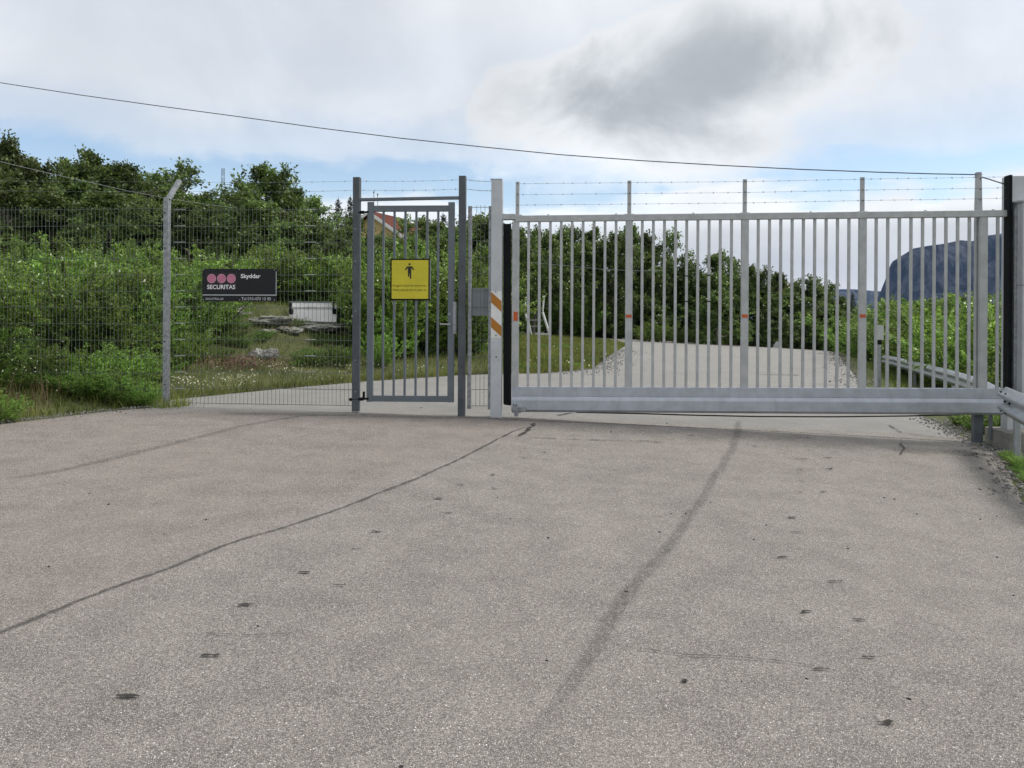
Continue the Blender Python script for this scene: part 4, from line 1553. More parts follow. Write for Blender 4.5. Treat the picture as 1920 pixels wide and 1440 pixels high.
# ---------- small gate with its frame
gate = thing('pedestrian_gate', PF.pt(768, 775), 'grey barred pedestrian gate between two dark steel posts', 'gate')
ped = gate
pl = build('gate_post', PF.vbox(MB(), 668.5, 333, 771, 0.082, 0.082), M_POST_DARK, gate)
pr = build('gate_post', PF.vbox(MB(), 866.5, 330.5, 782, 0.082, 0.082), M_POST_DARK, gate)
for x, pp, ys in ((668.5, pl, (430, 490, 583, 675, 734)), (867, pr, (500, 624, 688, 750))):
    for y in ys:
        build('bolt', PF.disc(MB(), x, y, 0.006, 0.008, 0.041), M_CLIP if pp is pl else M_BLACK, pp)
build('header_bar', PF.hbeam(MB(), (675, 374.5), (861, 371), 0.036, 0.05), M_GALV_DARK, gate)
lf_ = build('stile', PF.vbox(MB(), 694.5, 379, 753, 0.074, 0.05, 0.0), M_GALV_DARK, gate)
rt_ = build('stile', PF.vbox(MB(), 846, 379.5, 754, 0.074, 0.05, 0.0), M_GALV_DARK, gate)
build('top_rail', PF.hbeam(MB(), (699.5, 391.5), (841, 391), 0.072, 0.044), M_GALV_DARK, gate)
build('bottom_rail', PF.hbeam(MB(), (699.5, 747), (841, 748), 0.072, 0.044), M_GALV_DARK, gate)
for x in (718.5, 739, 759.5, 780, 800.5, 821):
    build('bar', PF.vbox(MB(), x, 396.5, 742, 0.026, 0.026), M_GALV_DARK, gate)
mb = MB()
PF.vbox(mb, 683, 734, 749, 0.022, 0.04, 0.02)
mb.tube([PF.pt(656, 748.5, 0.03), PF.pt(692, 747, 0.03)], 0.013, 8)
mb.tube([PF.pt(675, 748, 0.03), PF.pt(683, 747.5, 0.03)], 0.022, 6)
mb.tube([PF.pt(657, 748.5, 0.03), PF.pt(661, 748.5, 0.03)], 0.020, 6)
build('hinge', mb, M_BLACK, gate)
mb = MB()
mb.tube([PF.pt(672, 399, 0.03), PF.pt(692, 398, 0.03)], 0.012, 8)
mb.tube([PF.pt(677, 399, 0.03), PF.pt(684, 398.5, 0.03)], 0.02, 6)
build('hinge', mb, M_BLACK, gate)
mb = MB()
PF.vbox(mb, 853, 566, 626, 0.04, 0.06, 0.0)
build('lock_case', mb, M_GALV, gate)
hd = build('handle', MB().tube([PF.pt(845, 608, 0.03), PF.pt(845, 608, 0.065), PF.pt(842, 608, 0.07), PF.pt(827, 607.5, 0.07)], 0.009, 8), M_CLIP, gate)
build('lock_cylinder', PF.disc(MB(), 843, 589, 0.018, 0.012, 0.026, 16), M_GALV, gate)
for k, (ya, yb) in enumerate(((339.5, 337), (356.5, 354.5))):
    build('barbed_wire', barbed(MB(), sag(PF.pt(675, ya, 0.0), PF.pt(860, yb, 0.0), 0.01), seed=20 + k), M_BARB, gate)
    build('barbed_wire', barbed(MB(), sag(PF.pt(873, yb - 0.5, 0.0), PF.pt(921, yb + 3, 0.0), 0.008), seed=30 + k), M_BARB, gate)

# narrow mesh panel between the right gate post and the striped post
nar = thing('narrow_mesh_panel', PF.pt(898, 770), 'narrow wire mesh panel between the small gate and the striped post', 'fence')
fr1 = build('edge_profile', PF.vbox(MB(), 880, 386, 767, 0.046, 0.03, -0.03), M_GALV, nar)
fr2 = build('edge_profile', PF.vbox(MB(), 917.5, 386, 768, 0.032, 0.03, -0.03), M_GALV, nar)
for x, fr in ((879, fr1), (919, fr2)):
    for y in (396, 483, 577, 669, 763):
        build('bolt', PF.disc(MB(), x, y, 0.006, 0.008, -0.014), M_BLACK, fr)
for y in (388, 419.5, 451, 482, 513, 544, 576, 607, 638, 669, 700, 731, 761.5):
    build('horizontal_wire', MB().tube([PF.pt(880, y, -0.03), PF.pt(917, y, -0.03)], 0.0034, 5), M_WIRE, nar)
for x in (892.3, 900, 907.7):
    p, zt, zb = PF.pt(x, 590, -0.025), PF.pt(x, 384).z, PF.pt(x, 762).z
    build('vertical_wire', MB().tube([(p.x, p.y, zt), (p.x, p.y, zb)], 0.0026, 5), M_WIRE, nar)
mb = MB()
PF.vbox(mb, 897.5, 540, 592, 0.27, 0.004, -0.06)
tag(build('sign_plate', mb, M_GREYBACK, loc=PF.pt(897, 592, -0.06)), 'plain grey back of a sign fixed behind the narrow mesh panel', 'sign')

# ---------- signs


def text_mesh(s, size, bold=0.0, spacing=1.0):
    cu = bpy.data.curves.new('lettering', 'FONT')
    cu.body = s
    cu.size = size
    cu.offset = bold
    cu.space_character = spacing
    cu.resolution_u = 3
    o = bpy.data.objects.new('lettering', cu)
    COL.objects.link(o)
    bpy.context.view_layer.update()
    me_ = bpy.data.meshes.new_from_object(o.evaluated_get(bpy.context.evaluated_depsgraph_get()))
    bpy.data.objects.remove(o)
    return me_


def lettering(s, pl_, x0, x1, ybase, ytop, mat, parent, n, bold=0.0, cap=None):
    """text fitted between photo columns x0..x1 and rows ytop..ybase on plane pl_"""
    me_ = text_mesh(s, 1.0, bold)
    co = np.empty(len(me_.vertices) * 3, np.float32)
    me_.vertices.foreach_get('co', co)
    co = co.reshape(-1, 3)
    mn_, mx_ = co.min(0), co.max(0)
    p0, p1 = pl_.pt(x0, ybase, n), pl_.pt(x1, ybase, n)
    wd = (p1 - p0).length
    ht = pl_.pt(x0, ytop, n).z - p0.z
    top = mx_[1] if cap is None else cap
    sx, sy = wd / (mx_[0] - mn_[0]), ht / top
    off = Vector(root_of(parent).location)
    out = np.array([list(p0 - off)]) + np.outer((co[:, 0] - mn_[0]) * sx, np.array(pl_.T)) + np.outer(co[:, 1] * sy, (0, 0, 1))
    me_.vertices.foreach_set('co', out.astype(np.float32).ravel())
    me_.update()
    me_.materials.clear()
    me_.materials.append(mat)
    o = bpy.data.objects.new('lettering', me_)
    COL.objects.link(o)
    o.parent = parent
    return o


def rect(mb, pl_, x0, y0, x1, y1, dp, n):
    """flat plate covering photo rectangle, dp thick, its back at offset n"""
    c = pl_.pt((x0 + x1) / 2, (y0 + y1) / 2, n + dp / 2)
    w2 = ((pl_.pt(x1, y0) - pl_.pt(x0, y0)).length) / 2
    h2 = (pl_.pt(x0, y0).z - pl_.pt(x0, y1).z) / 2
    return mb.box(c, pl_.T * w2, pl_.N * dp / 2, (0, 0, h2))


sec = thing('security_sign', PF.pt(449, 565, 0.01), 'black security company sign with three faded red discs on the mesh fence', 'sign')
board = build('board', rect(MB(), PF, 379.5, 504, 519, 565, 0.006, 0.0), M_SIGN_BLACK, sec)
build('rule_line', rect(MB(), PF, 380, 552.4, 518.6, 554.0, 0.001, 0.006), M_GREY_PRINT, sec)
build('edge_strip', rect(MB(), PF, 517.6, 509, 518.8, 552, 0.001, 0.006), M_GREY_PRINT, sec)
build('logo_panel', rect(MB(), PF, 387.5, 511.5, 444.5, 544.5, 0.0012, 0.006), M_LOGO_BACK, sec)
for x in (397.3, 415.8, 434.2):
    d_ = build('logo_disc', PF.disc(MB(), x, 522.3, 0.0565, 0.001, 0.0074, 24), M_PINK_RIM, sec)
    build('disc_centre', PF.disc(MB(), x, 522.3, 0.050, 0.001, 0.0085, 24), M_PINK, d_)
lettering('SECURITAS', PF, 389, 441.5, 541.8, 534.0, M_WHITE, sec, 0.0085, 0.02)
lettering('Skyddar', PF, 452, 489, 521.3, 513.6, M_WHITE, sec, 0.0085, 0.025)
lettering('securitas.se', PF, 386, 419.5, 562.2, 557.0, M_GREY_PRINT, sec, 0.0085, 0.0)
lettering('Tel 010-470 10 00', PF, 453, 508.5, 563.0, 557.2, M_GREY_PRINT, sec, 0.0085, 0.005)
for x, y in ((382.5, 505.5), (449, 505), (515, 506), (382, 562), (450, 562.5), (515, 562.5)):
    build('screw', PF.disc(MB(), x, y, 0.006, 0.004, 0.006, 10), M_CLIP, sec)

ys = thing('yellow_sign', PF.pt(769, 563, 0.03), 'square yellow sign with black walking figure on the small gate', 'sign')
build('backing_frame', rect(MB(), PF, 733, 485.5, 806.5, 563, 0.012, 0.016), M_BLACK, ys)
build('yellow_face', rect(MB(), PF, 735.5, 488, 804, 560.2, 0.002, 0.028), M_YELLOW, ys)
build('edge_trim', rect(MB(), PF, 806.5, 488, 808.2, 561, 0.010, 0.016), M_GALV, ys)
fg = build('walking_figure', PF.disc(MB(), 769, 495.8, 0.0135, 0.0008, 0.0305, 20), M_INK, ys)


def stroke(a, b, wd):
    p, q = PF.pt(*a, 0.0309), PF.pt(*b, 0.0309)
    return build('figure_stroke', MB().beam(p, q, 0.0008, wd, up=PF.T if abs(a[0] - b[0]) < 3 else (0, 0, 1)), M_INK, fg)


mb = MB()
for outline in ([(765.2, 499.5), (772.8, 499.5), (774.6, 500.6), (777.6, 505.8), (776.0, 507.2), (772.2, 502.6), (772.3, 511), (772.2, 522.7), (769.6, 523.2), (769.2, 512.5), (768.7, 512.5),
                 (768.5, 519.3), (766.2, 519.3), (765.6, 510), (765.8, 502.8), (761.9, 507.4), (760.2, 506.0), (763.4, 500.8)],):
    mb.prism([PF.pt(x, y, 0.0302) for x, y in outline], PF.N * 0.0008)
build('figure_body', mb, M_INK, fg)
lettering('Gånggrind öppen för allmänheten', PF, 737, 800.5, 537.2, 533.6, M_INK, ys, 0.0312, 0.0)
lettering('Walkthrough gate open for public use', PF, 737, 800.5, 545.2, 541.6, M_INK, ys, 0.0312, 0.0)

# ---------- striped post that receives the sliding gate
sp = thing('gate_end_post', PG.pt(932, 783), 'pale aluminium post with orange and white stripes left of the sliding gate', 'post')
wp = build('post', PG.vbox(MB(), 931.5, 338.5, 783.5, 0.132, 0.132, 0.0), M_ALU_PALE, sp)
cap_ = MB()
m_ = PG.pt(931.5, 338, 0)
cap_.box(m_ + Vector((0, 0, 0.003)), PG.T * 0.069, PG.N * 0.069, (0, 0, 0.004))
build('post_cap', cap_, M_ALU_PALE, sp)
y_t, y_b = 546.0, 633.0
plate = build('stripe_plate', rect(MB(), PG, 921.6, y_t, 941.4, y_b, 0.002, 0.0665), M_WHITE_PAINT, sp)
for ya in (547.5, 594.0):
    mb = MB()
    mb.prism([PG.pt(921.8, ya, 0.0690), PG.pt(941.2, ya + 17.5, 0.0690), PG.pt(941.2, ya + 38.5 - 1, 0.0690), PG.pt(921.8, ya + 19.5, 0.0690)], PG.N * 0.0008)
    build('orange_stripe', mb, M_ORANGE, plate)
for x, y, r_, mt in ((930.5, 547.5, 0.007, M_BLACK), (931, 628.5, 0.008, M_BLACK), (931.3, 669, 0.009, M_BLACK), (927, 641.7, 0.005, M_GREYBACK), (936.5, 641.7, 0.005, M_GREYBACK),
                     (927, 674.5, 0.005, M_GREYBACK), (936.5, 674.5, 0.005, M_GREYBACK)):
    build('bolt', PG.disc(MB(), x, y, r_, 0.004, 0.0665 if y > 634 else 0.0685, 10), mt, sp)
mb = MB()
ol = [(0, 420), (0, 756), (2, 758.5), (8, 759.5), (14, 760), (14, 420)]
mb.prism([PG.pt(944 + x, y, -0.05) for x, y in ol], PG.N * 0.07)
build('rubber_edge', mb, M_BLACK, sp)
build('catch_plate', PG.hbeam(MB(), (942, 407.5), (966, 407), 0.066, 0.10, 0.01), M_ALU, sp)

# ---------- sliding gate
sg = thing('sliding_gate', PG.pt(1420, 782), 'long barred aluminium sliding gate topped with three barbed wires', 'gate')


def lin(x, xa, ya, xb, yb):
    return ya + (yb - ya) * (x - xa) / (xb - xa)


top_c = lambda x: lin(x, 970, 410.6, 1885, 400.6)
bot_t = lambda x: lin(x, 960, 724.5, 1880, 728.2)
build('top_rail', PG.hbeam(MB(), (966, top_c(966)), (1890, top_c(1890)), 0.074, 0.07), M_ALU, sg)
for x in (976, 1028, 1155, 1300, 1520, 1735, 1862):
    build('rail_bolt', PG.vbox(MB(), x, top_c(x) - 8.2, top_c(x) - 5.8, 0.022, 0.022, 0.0), M_ALU, sg)
build('bottom_rail', PG.hbeam(MB(), (959.5, bot_t(959.5) + 9.2), (1885, bot_t(1885) + 9.4), 0.113, 0.062, 0.0), M_ALU_BEAM, sg)
# heavy carrier beam with rounded upper and lower edges
mb = MB()


def prof(x):
    y = bot_t(x)
    d = PG.pt(x, y)
    s = 1 / PG.px(x)
    out = []
    for dy, n in ((18.3, -0.05), (18.3, 0.036), (18.9, 0.044), (24.5, 0.060), (26, 0.062), (43.4, 0.062), (44.6, 0.058), (48.4, 0.024), (48.4, -0.05)):
        out.append(PG.pt(x, y + dy * s / 162, n))
    return out


a_, b_ = prof(959.5), prof(1878)
n_ = len(a_)
mb.add(a_ + b_, [tuple(range(n_)), tuple(range(n_, 2 * n_))] + [(i, (i + 1) % n_, n_ + (i + 1) % n_, n_ + i) for i in range(n_)])
build('carrier_beam', mb, M_ALU_BEAM, sg)
stiles = [966.5, 1179, 1396, 1616.5, 1843]
for k, x in enumerate(stiles):
    w_ = 0.083
    so = build('stile', PG.vbox(MB(), x, top_c(x) + 5.4, bot_t(x) + 1.0, w_, 0.05, 0.0), M_ALU, sg)
    if k < 4:
        bx_ = MB()
        if k == 0:
            rect(bx_, PG, 963.2, 584.5, 971, 601.5, 0.004, 0.0255)
        else:
            rect(bx_, PG, x - 5.6, 590 - k * 0.2, x + 5.0, 596 - k * 0.2, 0.004, 0.0255)
        build('reflector', bx_, M_REFLECT, so)
bars = []
for k in range(4):
    pa, pb = PG.pt(stiles[k], 590), PG.pt(stiles[k + 1], 590)
    for i in range(1, 10):
        f = (i + 0.18 * (1 - 2 * i / 10)) / 10
        bars.append(img(pa.lerp(pb, f))[0])
bars.append(1870)
for x in bars:
    build('bar', PG.vbox(MB(), x, top_c(x) + 5.5, bot_t(x) + 0.6, 0.031, 0.03, 0.0), M_ALU, sg)
spike_top = [341, 339, 336.5, 332.5]
for x, y in zip((970.5, 1180, 1396.5, 1616.8), spike_top):
    so = build('wire_support', PG.vbox(MB(), x, y, top_c(x) - 5.8, 0.045, 0.035, 0.0), M_ALU, sg)
    for yy in (345, 365, 385):
        yy = yy + (y - 341)
        build('bolt', PG.disc(MB(), x, yy, 0.006, 0.006, 0.0175), M_BLACK, so)
    build('foot_plate', PG.hbeam(MB(), (x - 9, top_c(x) - 6.4), (x + 9, top_c(x) - 6.6), 0.007, 0.05), M_ALU, so)
for k, dy in enumerate((345, 365.5, 385)):
    pts = []
    for x, y in ((972, dy), (1180, dy - 2), (1396, dy - 4), (1616, dy - 8.5), (1843, dy - 12), (1886, dy - 13)):
        pts.append(PG.pt(x, y, 0.02))
    build('barbed_wire', barbed(MB(), pts, seed=50 + k), M_BARB, sg)
for xb, rows_ in ((bars[13], (517.5, 565)), (bars[15], (516, 565))):
    for y in rows_:
        mb = MB()
        PG.vbox(mb, xb, y - 0.9, y + 0.9, 0.040, 0.040, 0.0)
        build('cable_tie', mb, M_BLACK, sg)
mb = MB()
PG.vbox(mb, 974, 762.5, 769, 0.17, 0.02, 0.075)
PG.vbox(mb, 966, 757, 763, 0.02, 0.02, 0.075)
PG.vbox(mb, 969, 770, 773, 0.10, 0.08, 0.03)
br_ = build('end_bracket', mb, M_GALV, sg)
for x in (963.2, 969):
    build('bolt', PG.disc(MB(), x, 758, 0.008, 0.006, 0.0625, 8), M_BLACK, sg)
c0 = PG.pt(968.5, 776, 0.03)
build('end_roller', MB().tube([c0 - PG.N * 0.03, c0 + PG.N * 0.03], 0.026, 14), M_GALV, sg)
build('sensor_cable', MB().tube([PG.pt(x, y, 0.0) for x, y in ((1080, 773), (1200, 775.5), (1300, 778.5), (1420, 781), (1560, 781.5), (1700, 780), (1800, 777.5))], 0.0085, 6), M_CABLE, sg)

# ---------- motor column at the right end
col_ = thing('gate_motor_column', PG.pt(1905, 835, -0.1), 'tall grey gate column with motor cabinet at the right edge', 'gate column')
build('rubber_edge', PG.vbox(MB(), 1887.6, 330, 728, 0.034, 0.12, 0.02), M_BLACK, col_)
build('column', PG.vbox(MB(), 1918, 329, 815, 0.30, 0.14, -0.10), M_ALU_PALE, col_)
cab = build('cabinet', PG.vbox(MB(), 1938, 383, 735, 0.46, 0.30, 0.06), M_ALU_PALE, col_)
build('cabinet_lid', PG.vbox(MB(), 1938, 379.5, 383, 0.50, 0.34, 0.06), M_ALU, col_)
build('cabinet_seam', PG.vbox(MB(), 1938, 535, 536.5, 0.464, 0.304, 0.06), M_GREYBACK, cab)
build('guide_channel', PG.vbox(MB(), 1897.5, 392, 735, 0.05, 0.12, 0.04), M_GALV, col_)
build('cabinet_foot', PG.vbox(MB(), 1905, 732, 740, 0.22, 0.12, 0.14), M_GREYBACK, col_)

# concrete base below the column
mb = MB()
c = PG.pt(1912, 826, 0.10)
zt, zb = PG.pt(1890, 806, 0.15).z, PG.pt(1890, 846, 0.15).z
PG_c = PG.pt(1922, 826, 0.02)
mb.bbox((PG_c.x, PG_c.y, (zt + zb) / 2), PG.T * 0.32, PG.N * 0.28, (0, 0, (zt - zb) / 2), 0.02)
tag(build('concrete_block', mb, M_CONCRETE, loc=(PG_c.x, PG_c.y, zb)), 'rough concrete foundation block under the motor column', 'foundation')

# support post under the right end of the gate
mb = MB()
PG.vbox(mb, 1866, 776.5, 826, 0.02, 0.06, -0.10)
PG.vbox(mb, 1871, 776.5, 826, 0.012, 0.06, -0.16)
tag(build('support_post', mb, M_GALV_DARK, loc=PG.pt(1857, 832)), 'thin steel bracket hanging below the right end of the sliding gate', 'post')

# tall slender post that carries the overhead cable
cp = thing('cable_post', PG.pt(1843, 830, -0.12), 'tapered grey post right behind the gate carrying the overhead cable', 'post')
mb = MB()
m1, m2 = PG.pt(1843, 321, -0.10), PG.pt(1841, 830, -0.10)
zt, zm, zb = PG.pt(1843, 329, -0.10).z, PG.pt(1843, 400, -0.10).z, PG.pt(1841, 832, -0.10).z
zbm = PG.pt(1841, 770, -0.10).z
for (za, wa), (zb_, wb) in (((zt, 0.046), (zm, 0.066)), ((zm, 0.066), (zbm, 0.066))):
    vs = []
    for z_, w_ in ((zb_, wb), (za, wa)):
        for i, j in ((-1, -1), (1, -1), (1, 1), (-1, 1)):
            q = Vector((m1.x, m1.y, z_)) + PG.T * i * w_ / 2 + PG.N * j * 0.03
            vs.append(q)
    mb.add(vs, [(3, 2, 1, 0), (4, 5, 6, 7), (0, 1, 5, 4), (1, 2, 6, 5), (2, 3, 7, 6), (3, 0, 4, 7)])
build('post', mb, M_ALU, cp)
build('post_shade_toned', MB().bbox((m1.x, m1.y, (zbm + zb) / 2 - 0.001), PG.T * 0.05, PG.N * 0.04, (0, 0, (zbm - zb) / 2), 0.004), M_POST_DARK, cp)  # lower length of the same post, coloured darker for the shade under the gate
build('cable_clamp', PG.vbox(MB(), 1842.5, 320.5, 329, 0.05, 0.06, -0.10), M_GALV, cp)
for y in (333, 353, 373):
    build('bolt', PG.disc(MB(), 1844, y, 0.007, 0.006, -0.07), M_BLACK, cp)

# ---------- overhead cables
anch = PG.pt(1842, 327, -0.10)
far_ = P(-200, 112, 13.0)
n_ = 40
pts = []
# photo rows of the cable, followed at depths running from the gate to the far left pole
cabpix = [(-300, 97), (-100, 139), (0, 155), (150, 178), (300, 199), (450, 219), (600, 240), (750, 259), (900, 275), (1050, 290), (1200, 301), (1350, 310), (1500, 317.5), (1650, 323), (1750, 326), (1842, 327.5)]
for x, y in cabpix:
    dpt = np.interp(x, [-300, 1842], [14.0, anch.y])
    pts.append(P(x, y, float(dpt)))
tag(build('overhead_cable', MB().tube(pts, 0.0062, 6), M_CABLE, loc=anch), 'black overhead cable sagging across the sky to the post behind the gate', 'cable')
tag(build('feeder_cable', MB().tube([PG.pt(1845, 328, -0.10), PG.pt(1862, 335, -0.06), PG.pt(1886, 345, -0.02)], 0.007, 6), M_CABLE, loc=PG.pt(1845, 328, -0.10)),
    'short black cable from the tapered post to the motor column', 'cable')
pts = [P(x, y, float(np.interp(x, [-200, 520], [16.0, 24.0]))) for x, y in ((-200, 262), (0, 303), (80, 322), (160, 340), (240, 358), (320, 373), (400, 385), (470, 393), (540, 402))]
tag(build('thin_cable', MB().tube(pts, 0.0055, 5), M_BARB, loc=pts[0]), 'thin pale cable running down in front of the birches at the left', 'cable')
pts = [P(x, y, 40.0) for x, y in ((940, 486), (980, 491), (1060, 498), (1120, 504), (1180, 507.5), (1250, 508))]
tag(build('thin_cable', MB().tube(pts, 0.011, 5), M_BARB, loc=pts[0]), 'thin pale cable in front of the dark trees inside the sliding gate', 'cable')

# ---------- guard rails
WPROF = [(-0.155, 0.0), (-0.148, 0.012), (-0.115, 0.030), (-0.085, 0.078), (-0.055, 0.080), (-0.015, 0.015), (0.015, 0.015), (0.055, 0.080), (0.085, 0.078), (0.115, 0.030), (0.148, 0.012), (0.155, 0.0)]


def guard_rail(name, pts, label, post_at, sidesign, ground_drop, post_w=0.055, bolts=()):
    """W-beam on steel posts; pts are the beam's centre line"""
    rt = thing(name, (pts[0][0], pts[0][1], pts[0][2] - ground_drop), label, 'guard rail')
    pts = [Vector(p) for p in pts]
    mb_ = MB()
    vs, fs = [], []
    n = len(WPROF)
    for layer in (0.0, -0.006):
        for i, p in enumerate(pts):
            d = (pts[min(i + 1, len(pts) - 1)] - pts[max(i - 1, 0)])
            d.z = 0
            d.normalize()
            side = Vector((d.y, -d.x, 0)) * sidesign
            for hz, dp in WPROF:
                vs.append(p + Vector((0, 0, hz)) + side * (dp + layer))
    m = len(pts)
    for ly in (0, 1):
        for i in range(m - 1):
            for k in range(n - 1):
                a = ly * m * n + i * n + k
                fs.append((a, a + 1, a + n + 1, a + n))
    o1 = m * n
    for i in range(m - 1):
        for k in (0, n - 1):
            a = i * n + k
            fs.append((a, a + n, o1 + a + n, o1 + a))
    for i in (0, m - 1):
        for k in range(n - 1):
            a = i * n + k
            fs.append((a, a + 1, o1 + a + 1, o1 + a))
    mb_.add(vs, fs)
    bmo = build('beam', mb_, M_RAIL, rt, smooth=True)
    for f in post_at:
        i = min(len(pts) - 2, int(f * (len(pts) - 1)))
        q = pts[i].lerp(pts[i + 1], f * (len(pts) - 1) - i)
        d = (pts[i + 1] - pts[i])
        d.z = 0
        d.normalize()
        side = Vector((d.y, -d.x, 0)) * sidesign
        c = q - side * 0.07
        mbp = MB()
        hgt = ground_drop + 0.3
        mbp.bbox((c.x, c.y, q.z + 0.10 - hgt / 2), d * post_w, side * 0.03, (0, 0, hgt / 2), 0.006)
        mbp.bbox((c.x, c.y, q.z - 0.02), d * 0.03, side * 0.062, (0, 0, 0.06), 0.004)
        build('post', mbp, M_RAIL, rt)
    for f in bolts:
        i = min(len(pts) - 2, int(f * (len(pts) - 1)))
        q = pts[i].lerp(pts[i + 1], f * (len(pts) - 1) - i)
        d = (pts[i + 1] - pts[i])
        d.z = 0
        d.normalize()
        side = Vector((d.y, -d.x, 0)) * sidesign
        for hz, dp in ((0.10, 0.05), (-0.10, 0.05), (0.0, 0.015)):
            c = q + Vector((0, 0, hz)) + side * dp
            build('bolt', MB().tube([c, c + side * 0.014], 0.012, 8), M_BLACK, bmo)
    return rt


a_ = P(1886, 752, 8.72)
b_ = Vector((a_.x - 0.42, a_.y - 1.15, a_.z - 0.02))
b_ = P(1936, 776, 7.55)
c_ = P(2080, 850, 5.6)
guard_rail('guard_rail', [a_, a_.lerp(b_, 0.5), b_, c_], 'near guard rail end in front of the motor column at the right edge', (0.10, 0.62), 1, 0.55, 0.04, (0.03, 0.16))
gp = [P(x, y, Y) for x, y, Y in ((1657, 674, 27.0), (1680, 679, 24.5), (1710, 687, 21.8), (1745, 697, 19.2), (1780, 707, 17.0), (1812, 717, 15.2), (1845, 730, 13.4), (1885, 752, 11.8), (1930, 778, 10.6))]
guard_rail('guard_rail', gp, 'long galvanised guard rail receding beyond the gate on the right', (0.02, 0.25, 0.5, 0.75, 0.98), 1, 0.55, 0.05, (0.12, 0.35, 0.56, 0.7))

# ---------- grey box on post beyond the gate
kb = thing('key_switch', P(1648, 735, 17.5), 'small grey box on a steel post behind the gate beside the far guard rail', 'control box')
q = P(1648, 623, 17.5)
mb = MB()
zt, zb = P(1648, 609.5, 17.5).z, P(1648, 637, 17.5).z
mb.bbox((q.x, q.y, (zt + zb) / 2), (0.078, 0, 0), (0, 0.06, 0), (0, 0, (zt - zb) / 2), 0.01)
build('box', mb, paint('pale_box', (0.46, 0.48, 0.46), 0.5, 0.05), kb)
zb2 = P(1648, 646, 17.5).z
build('neck', MB().bbox((q.x, q.y, (zb + zb2) / 2), (0.045, 0, 0), (0, 0.045, 0), (0, 0, (zb - zb2) / 2 - 0.001), 0.008), M_BLACK, kb)
g0 = tz(q.x, q.y) - 0.05
g0 = min(g0, P(1648, 735, 17.5).z)
build('post', MB().bbox((q.x, q.y, (zb2 + g0) / 2), (0.036, 0, 0), (0, 0.036, 0), (0, 0, (zb2 - g0) / 2), 0.006), M_GALV, kb)

# ---------- bent white frame on the verge
D = 42.0
wf = thing('bent_frame', P(1008, 632, D), 'bent white metal frame with weathered slats standing on the verge inside the gate', 'frame')
build('upright', MB().tube([P(986, 556, D), P(984.5, 570, D), P(983, 584, D)], 0.05, 8), M_WHITE_PAINT, wf)
build('leg', MB().tube([P(983, 584, D), P(987, 595, D), P(990, 603, D), P(997, 631, D)], 0.06, 8), M_WHITE_PAINT, wf)
u2 = build('upright', MB().tube([P(1019.5, 559, D), P(1018.5, 572, D), P(1017.5, 584, D)], 0.045, 8), M_WHITE_PAINT, wf)
build('end_cap', MB().tube([P(1017, 556.5, D), P(1022, 556.5, D)], 0.045, 8), M_WHITE_PAINT, u2)
build('leg', MB().tube([P(1017, 585, D), P(1024, 607, D), P(1031, 630, D)], 0.068, 8), M_WHITE_PAINT, wf)
build('foot_beam', MB().beam(P(1003, 626.5, D), P(1031, 627.5, D), 0.16, 0.14), M_WHITE_PAINT, wf)
M_SLAT = concrete('grey_wood', (0.34, 0.34, 0.31))
for ya in (600.5, 612):
    build('slat', MB().beam(P(988, ya, D + 0.12), P(1017, ya - 0.5, D + 0.12), 0.05, 0.08), M_SLAT, wf)

# ---------- pale panel propped on the rock
DP = min(ghit(575, 606)[1], 18.5) - 0.1
pp = thing('propped_panel', P(587, 604, DP), 'pale rectangular panel with two dark brackets propped on the rock ledge', 'panel')
A, B, C_, Dd = P(543, 566, DP + 0.3), P(632.5, 567, DP + 0.3), P(630, 603.5, DP), P(541.5, 601.5, DP)
nrm = (B - A).cross(Dd - A).normalized()
if nrm.y > 0:
    nrm = -nrm
build('panel', MB().prism([A, B, C_, Dd], -nrm * 0.03), M_PANEL, pp)
E1, E2 = A.lerp(Dd, 0.36), B.lerp(C_, 0.34)
build('fold_ridge', MB().beam(E1 + nrm * 0.006, E2 + nrm * 0.006, 0.012, 0.012), M_GREYBACK, pp)
build('top_lip', MB().beam(A + nrm * 0.004, B + nrm * 0.004, 0.03, 0.025), M_GREYBACK, pp)
for cpx in ((545, 578), (625.5, 577)):
    q = P(cpx[0], cpx[1], DP + 0.12)
    mb = MB()
    mb.bbox(q + nrm * 0.02, (0.022, 0, 0), nrm * 0.02, (0, 0.03, 0.10), 0.004)
    mb.bbox(q + nrm * 0.02 + Vector((0.02, 0, -0.09)), (0.04, 0, 0), nrm * 0.02, (0, 0.015, 0.045), 0.004)
    build('bracket', mb, M_BLACK, pp)

# ---------- small reflective marker at the end of the road
q = P(1455, 645, 46.2)
rm = thing('road_marker', P(1455, 653, 46.2), 'small grey marker standing at the far end of the road', 'marker')
mb = MB()
mb.prism([P(1449, 652, 46.2), P(1463, 652, 46.2), P(1462, 641, 46.2), P(1456, 640, 46.2)], (0, 0.08, 0))
build('board', mb, M_GREY_PRINT, rm)
build('leg', MB().beam(P(1452, 646, 46.2) + Vector((0, 0.1, 0)), P(1448, 655, 46.2) + Vector((0, 0.5, 0)), 0.05, 0.05), M_GALV, rm)

